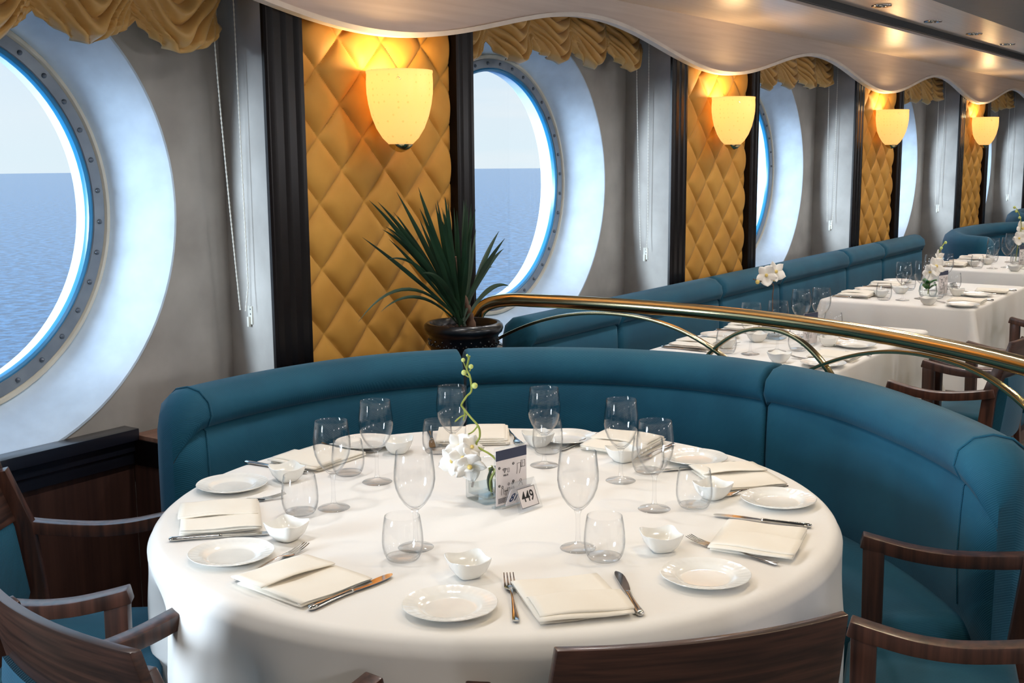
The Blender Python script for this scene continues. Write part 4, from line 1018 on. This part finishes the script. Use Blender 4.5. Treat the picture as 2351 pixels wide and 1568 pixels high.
for t in range(3):
    dx_ = offs[t]; tn = tname[t]
    PTab.place((4.64 + dx_, 1.81, 0), 0, 'rectangular dining table %s, hidden under its white cloth' % tn, 'table', 'rectangular tables')
    PCl.place((4.64 + dx_, 1.81, 0), 0, 'white tablecloth squarely draped over the rectangular table %s' % tn, 'tablecloth', 'rectangular tablecloths')
    for j in range(4):
        wh = where[j] + ' of the white table ' + tn
        flip = PI if j in (0, 2) else 0.0
        x, y = LY['wine'][j]; PW.place((x + dx_, y, ZT), j, 'wine glass, ' + wh, 'wine glass', 'wine glasses on the rectangular tables')
        x, y = LY['tum'][j]; PT.place((x + dx_, y, ZT), j, 'tumbler, ' + wh, 'glass', 'tumblers on the rectangular tables')
        x, y = LY['bowl'][j]; PB.place((x + dx_, y, ZT), 0.4 + j, 'dip bowl, ' + wh, 'bowl', 'dip bowls on the rectangular tables')
        x, y = LY['plate'][j]; PP.place((x + dx_, y, ZT), j, 'bread plate, ' + wh, 'plate', 'bread plates on the rectangular tables')
        x, y = LY['nap'][j]; PN[j % 2].place((x + dx_, y, ZT), flip + 0.05 * j, 'folded napkin, ' + wh, 'napkin', 'napkins on the rectangular tables')
        sg = -1 if j in (0, 2) else 1
        PF.place((x + dx_ - sg * 0.112, y + sg * 0.03, ZT), flip, 'fork, ' + wh, 'fork', 'forks on the rectangular tables')
        PK.place((x + dx_ + sg * 0.108, y, ZT), flip, 'knife, ' + wh, 'knife', 'knives on the rectangular tables')
    PH.place((4.545 + dx_, 1.70, ZT), R(-15), 'small pictogram card stand on the white table ' + tn, 'menu stand', 'menu stands')
def num_small(t): return make_tent('448' if t == 0 else '447', '80')
def blank_tent():
    root = empty('table_number'); w_, h_, dp = 0.076, 0.064, 0.026
    sl = math.atan2(dp, h_); Ls = math.hypot(dp, h_)
    for nm, mt in (('front_leaf', Matrix.Translation((0, -dp, 0)) @ Matrix.Rotation(-sl, 4, 'X')), ('back_leaf', Matrix.Translation((0, dp, 0)) @ Matrix.Rotation(sl, 4, 'X'))):
        o = MB().box(-w_ / 2, w_ / 2, -0.001, 0.001, 0, Ls).done(nm, M['acrylic'], root, smooth=False); o.matrix_local = mt
    return root
PBt = Proto(blank_tent)
for t in range(3):
    PBt.place((4.615 + offs[t], 1.665, ZT), R(-10), 'small clear acrylic tent sign on the white table ' + tname[t], 'table number', 'tent signs on the rectangular tables')
# orchids on the far tables
def far_orchid(loc, kind, label):
    root = empty('orchid_vase', loc, R(20)); tag(root, label, 'flower vase')
    if kind == 0:
        square_vase(root, 0.082, 0.088)
    elif kind == 1:
        MB().lathe([(0.0005, 0), (0.03, 0), (0.042, 0.012), (0.048, 0.035), (0.044, 0.06), (0.035, 0.085), (0.0335, 0.085), (0.042, 0.06), (0.046, 0.035), (0.04, 0.014), (0.0005, 0.006)], 32).done('vase', M['vase_glass'], root, angle=80)
    else:
        MB().lathe([(0.0005, 0), (0.03, 0), (0.034, 0.01), (0.034, 0.12), (0.0325, 0.12), (0.0325, 0.012), (0.0005, 0.008)], 32).done('vase', M['vase_glass'], root, angle=80)
    return root
fo = far_orchid((4.636, 1.889, ZT), 0, 'square vase with a leaning orchid spray on the white table just past the brass rail')
fo.rotation_euler = (0, 0, 0)
MB().tube(bez([(0.0, 0.0, 0.02), (-0.05, -0.01, 0.12), (-0.08, -0.02, 0.19), (-0.10, -0.03, 0.235), (-0.15, -0.03, 0.255), (-0.21, -0.02, 0.262), (-0.26, -0.01, 0.275)], 5), 0.0022, 6).done('stem', M['bark'], fo)
for p, nn, sz in (((-0.19, -0.035, 0.285), (-0.8, -0.55, 0.1), 0.045), ((-0.105, -0.04, 0.292), (-0.5, -0.8, 0.3), 0.045)): add_flower(fo, p, nn, sz, 0.5)
for p in ((-0.24, -0.02, 0.262), (-0.115, -0.04, 0.262)): MB().sphere(p, 0.009, 10, 6).done('bud', M['petal_heart'], fo)
def leaf_pair(root, z):
    for a, ln in ((0.4, 0.07), (2.4, 0.06), (4.2, 0.065)):
        d = Vector((math.cos(a), math.sin(a), 0)); sd = Vector((-d.y, d.x, 0)); rows = []
        for i in range(7):
            s = i / 6; w_ = 0.020 * math.sin(PI * (0.1 + 0.9 * s)) ** 0.8 + 0.001
            rows.append([tuple(d * ln * s * 0.7 + sd * w_ * q + Vector((0, 0, z + 0.055 * s - 0.03 * s * s - 0.006 * q * q))) for q in (-1, -0.5, 0, 0.5, 1)])
        mb = MB(); mb.grid(rows); mb.done('leaf', M['orchid_leaf'], root, angle=80, solid=0.0015)
leaf_pair(fo, 0.06)
f1 = far_orchid((6.355, 1.735, ZT), 1, 'round glass vase with white orchid and green leaves on the middle white table')
leaf_pair(f1, 0.075); leaf_pair(f1, 0.05)
for p, nn, sz in (((-0.02, -0.03, 0.17), (-0.8, -0.5, 0.2), 0.055), ((0.03, -0.05, 0.205), (-0.5, -0.8, 0.3), 0.05), ((-0.04, 0.0, 0.14), (-0.9, -0.3, 0.1), 0.045)): add_flower(f1, p, nn, sz, 0.3)
MB().tube(bez([(0, 0, 0.02), (0.01, -0.01, 0.12), (0.03, -0.04, 0.22), (0.05, -0.06, 0.26), (0.09, -0.08, 0.29)], 5), 0.0022, 6).done('stem', M['stem_green'], f1)
for p in ((0.045, -0.06, 0.262), (0.10, -0.085, 0.287)): MB().sphere(p, 0.008, 10, 6).done('bud', M['bud'], f1)
f2 = far_orchid((8.56, 1.76, ZT), 2, 'tall glass vase with white orchids on the farthest white table')
for p, nn, sz in (((0.0, -0.03, 0.24), (-0.8, -0.5, 0.2), 0.06), ((0.06, -0.06, 0.20), (-0.5, -0.8, 0.3), 0.055), ((-0.08, 0.0, 0.18), (-0.9, -0.3, 0.1), 0.05), ((0.02, -0.10, 0.26), (-0.6, -0.7, 0.3), 0.05)): add_flower(f2, p, nn, sz, 0.3)
MB().tube(bez([(0, 0, 0.02), (0.0, -0.01, 0.14), (-0.02, -0.02, 0.25), (-0.06, 0.0, 0.33), (-0.03, 0.02, 0.38)], 5), 0.0028, 6).done('stem', M['stem_green'], f2)
for p in ((-0.06, 0.0, 0.318), (-0.04, 0.02, 0.36), (-0.02, 0.03, 0.385)): MB().sphere(p, 0.010, 10, 6).done('bud', M['bud'], f2)

# ------------------------------------------------------------------ armchairs
def make_chair():
    """faces +y, origin on the floor"""
    root = empty('dining_armchair')
    zt, za = 0.87, 0.69
    # curved wooden back panel, hollow towards the sitter
    rows = []; n = 20; zb0 = 0.70
    rings = []
    for i in range(n + 1):
        s = -1 + 2 * i / n; x = 0.222 * s; yb = -0.275 + 0.030 * s * s
        ring = []
        for y, z in ((yb, zt), (yb - 0.018, zt), (yb + 0.045 - 0.018, zb0), (yb + 0.045, zb0)):
            ring.append((x * (1.0 if z > 0.8 else 1.05), y, z))
        rings.append(ring)
    mb = MB(); mb.loft(rings); mb.done('back_panel', M['walnut_long'], root, bevel=0.003, angle=40)
    for s in (-1, 1):
        mb = MB(); mb.rectbar([(s * 0.198, -0.230, zt - 0.045), (s * 0.222, -0.195, za), (s * 0.234, -0.175, 0.47), (s * 0.236, -0.195, 0.25), (s * 0.238, -0.26, 0.0)], [0.026, 0.028, 0.03, 0.03, 0.026], [0.030, 0.045, 0.05, 0.045, 0.035], (0, 1, 0.0)); mb.done('leg', M['walnut'], root, bevel=0.003)
        mb = MB(); mb.rectbar([(s * 0.250, 0.128, za - 0.02), (s * 0.252, 0.125, 0.44), (s * 0.250, 0.13, 0.0)], [0.036, 0.036, 0.03], [0.046, 0.044, 0.034], (0, 1, 0)); mb.done('leg', M['walnut'], root, bevel=0.003)
        pa = [(s * 0.230, -0.210, za - 0.004), (s * 0.240, -0.14, za - 0.018), (s * 0.250, -0.04, za - 0.029), (s * 0.253, 0.04, za - 0.026), (s * 0.252, 0.11, za - 0.014), (s * 0.250, 0.155, za - 0.004)]
        mb = MB(); mb.rectbar(catmull(pa, 4), 0.040, 0.030); mb.done('armrest', M['walnut'], root, bevel=0.004)
    mb = MB(); mb.box(-0.225, 0.225, -0.19, 0.12, 0.375, 0.42); mb.done('seat_frame', M['walnut'], root, bevel=0.004)
    rows = []
    def rsq(x0, x1, y0, y1, z, c=0.03):
        out = []
        for cx, cyy, a0 in ((x1 - c, y1 - c, 0), (x0 + c, y1 - c, 90), (x0 + c, y0 + c, 180), (x1 - c, y0 + c, 270)):
            for i in range(5):
                a = R(a0 + 22.5 * i); out.append((cx + c * math.cos(a), cyy + c * math.sin(a), z))
        return out
    mb = MB(); mb.loft([rsq(-.222, .222, -.165, .165, 0.42), rsq(-.228, .228, -.168, .172, 0.435), rsq(-.228, .228, -.168, .172, 0.462), rsq(-.220, .220, -.16, .164, 0.474), rsq(-.20, .20, -.14, .145, 0.480), rsq(-.1, .1, -.07, .07, 0.485)])
    mb.done('seat', M['teal'], root, angle=60)
    rings = []
    for i in range(13):
        s = -1 + 2 * i / 12; x = 0.198 * s; yb = -0.262 + 0.026 * s * s
        rings.append([(x, yb + 0.012, 0.50), (x, yb + 0.045, 0.505), (x, yb + 0.052, 0.53), (x, yb + 0.028, 0.69), (x, yb + 0.012, 0.735), (x, yb - 0.010, 0.738), (x, yb - 0.014, 0.70), (x, yb - 0.002, 0.60)])
    mb = MB(); mb.loft(rings); mb.done('back_pad', M['teal'], root, angle=50)
    return root
PC = Proto(make_chair)
def chair(x, y, fdeg, label, group):
    return PC.place((x, y, 0), R(fdeg - 90), label, 'chair', group)
chair(1.597, 0.870, 50.5, 'dark armchair with its reddish-brown curved back to the viewer at the round table', 'armchairs at the round table')
chair(2.278, 0.575, 106, 'dark armchair with green seat between table and booth end', 'armchairs at the round table')
chair(1.458, 2.150, -50, 'dark armchair standing against the wood panelling under the nearest porthole', 'armchairs at the round table')
chair(1.215, 1.478, -6, 'armchair with grey-brown curved back, next to the one by the panelling', 'armchairs at the round table')
chair(4.50, 1.14, 92, 'dark armchair at the white table just past the brass rail, near end', 'armchairs at the rectangular tables')
chair(5.06, 1.13, 88, 'dark armchair at the white table just past the brass rail, far end', 'armchairs at the rectangular tables')
chair(6.45, 1.13, 90, 'dark armchair at the middle white table, near end', 'armchairs at the rectangular tables')
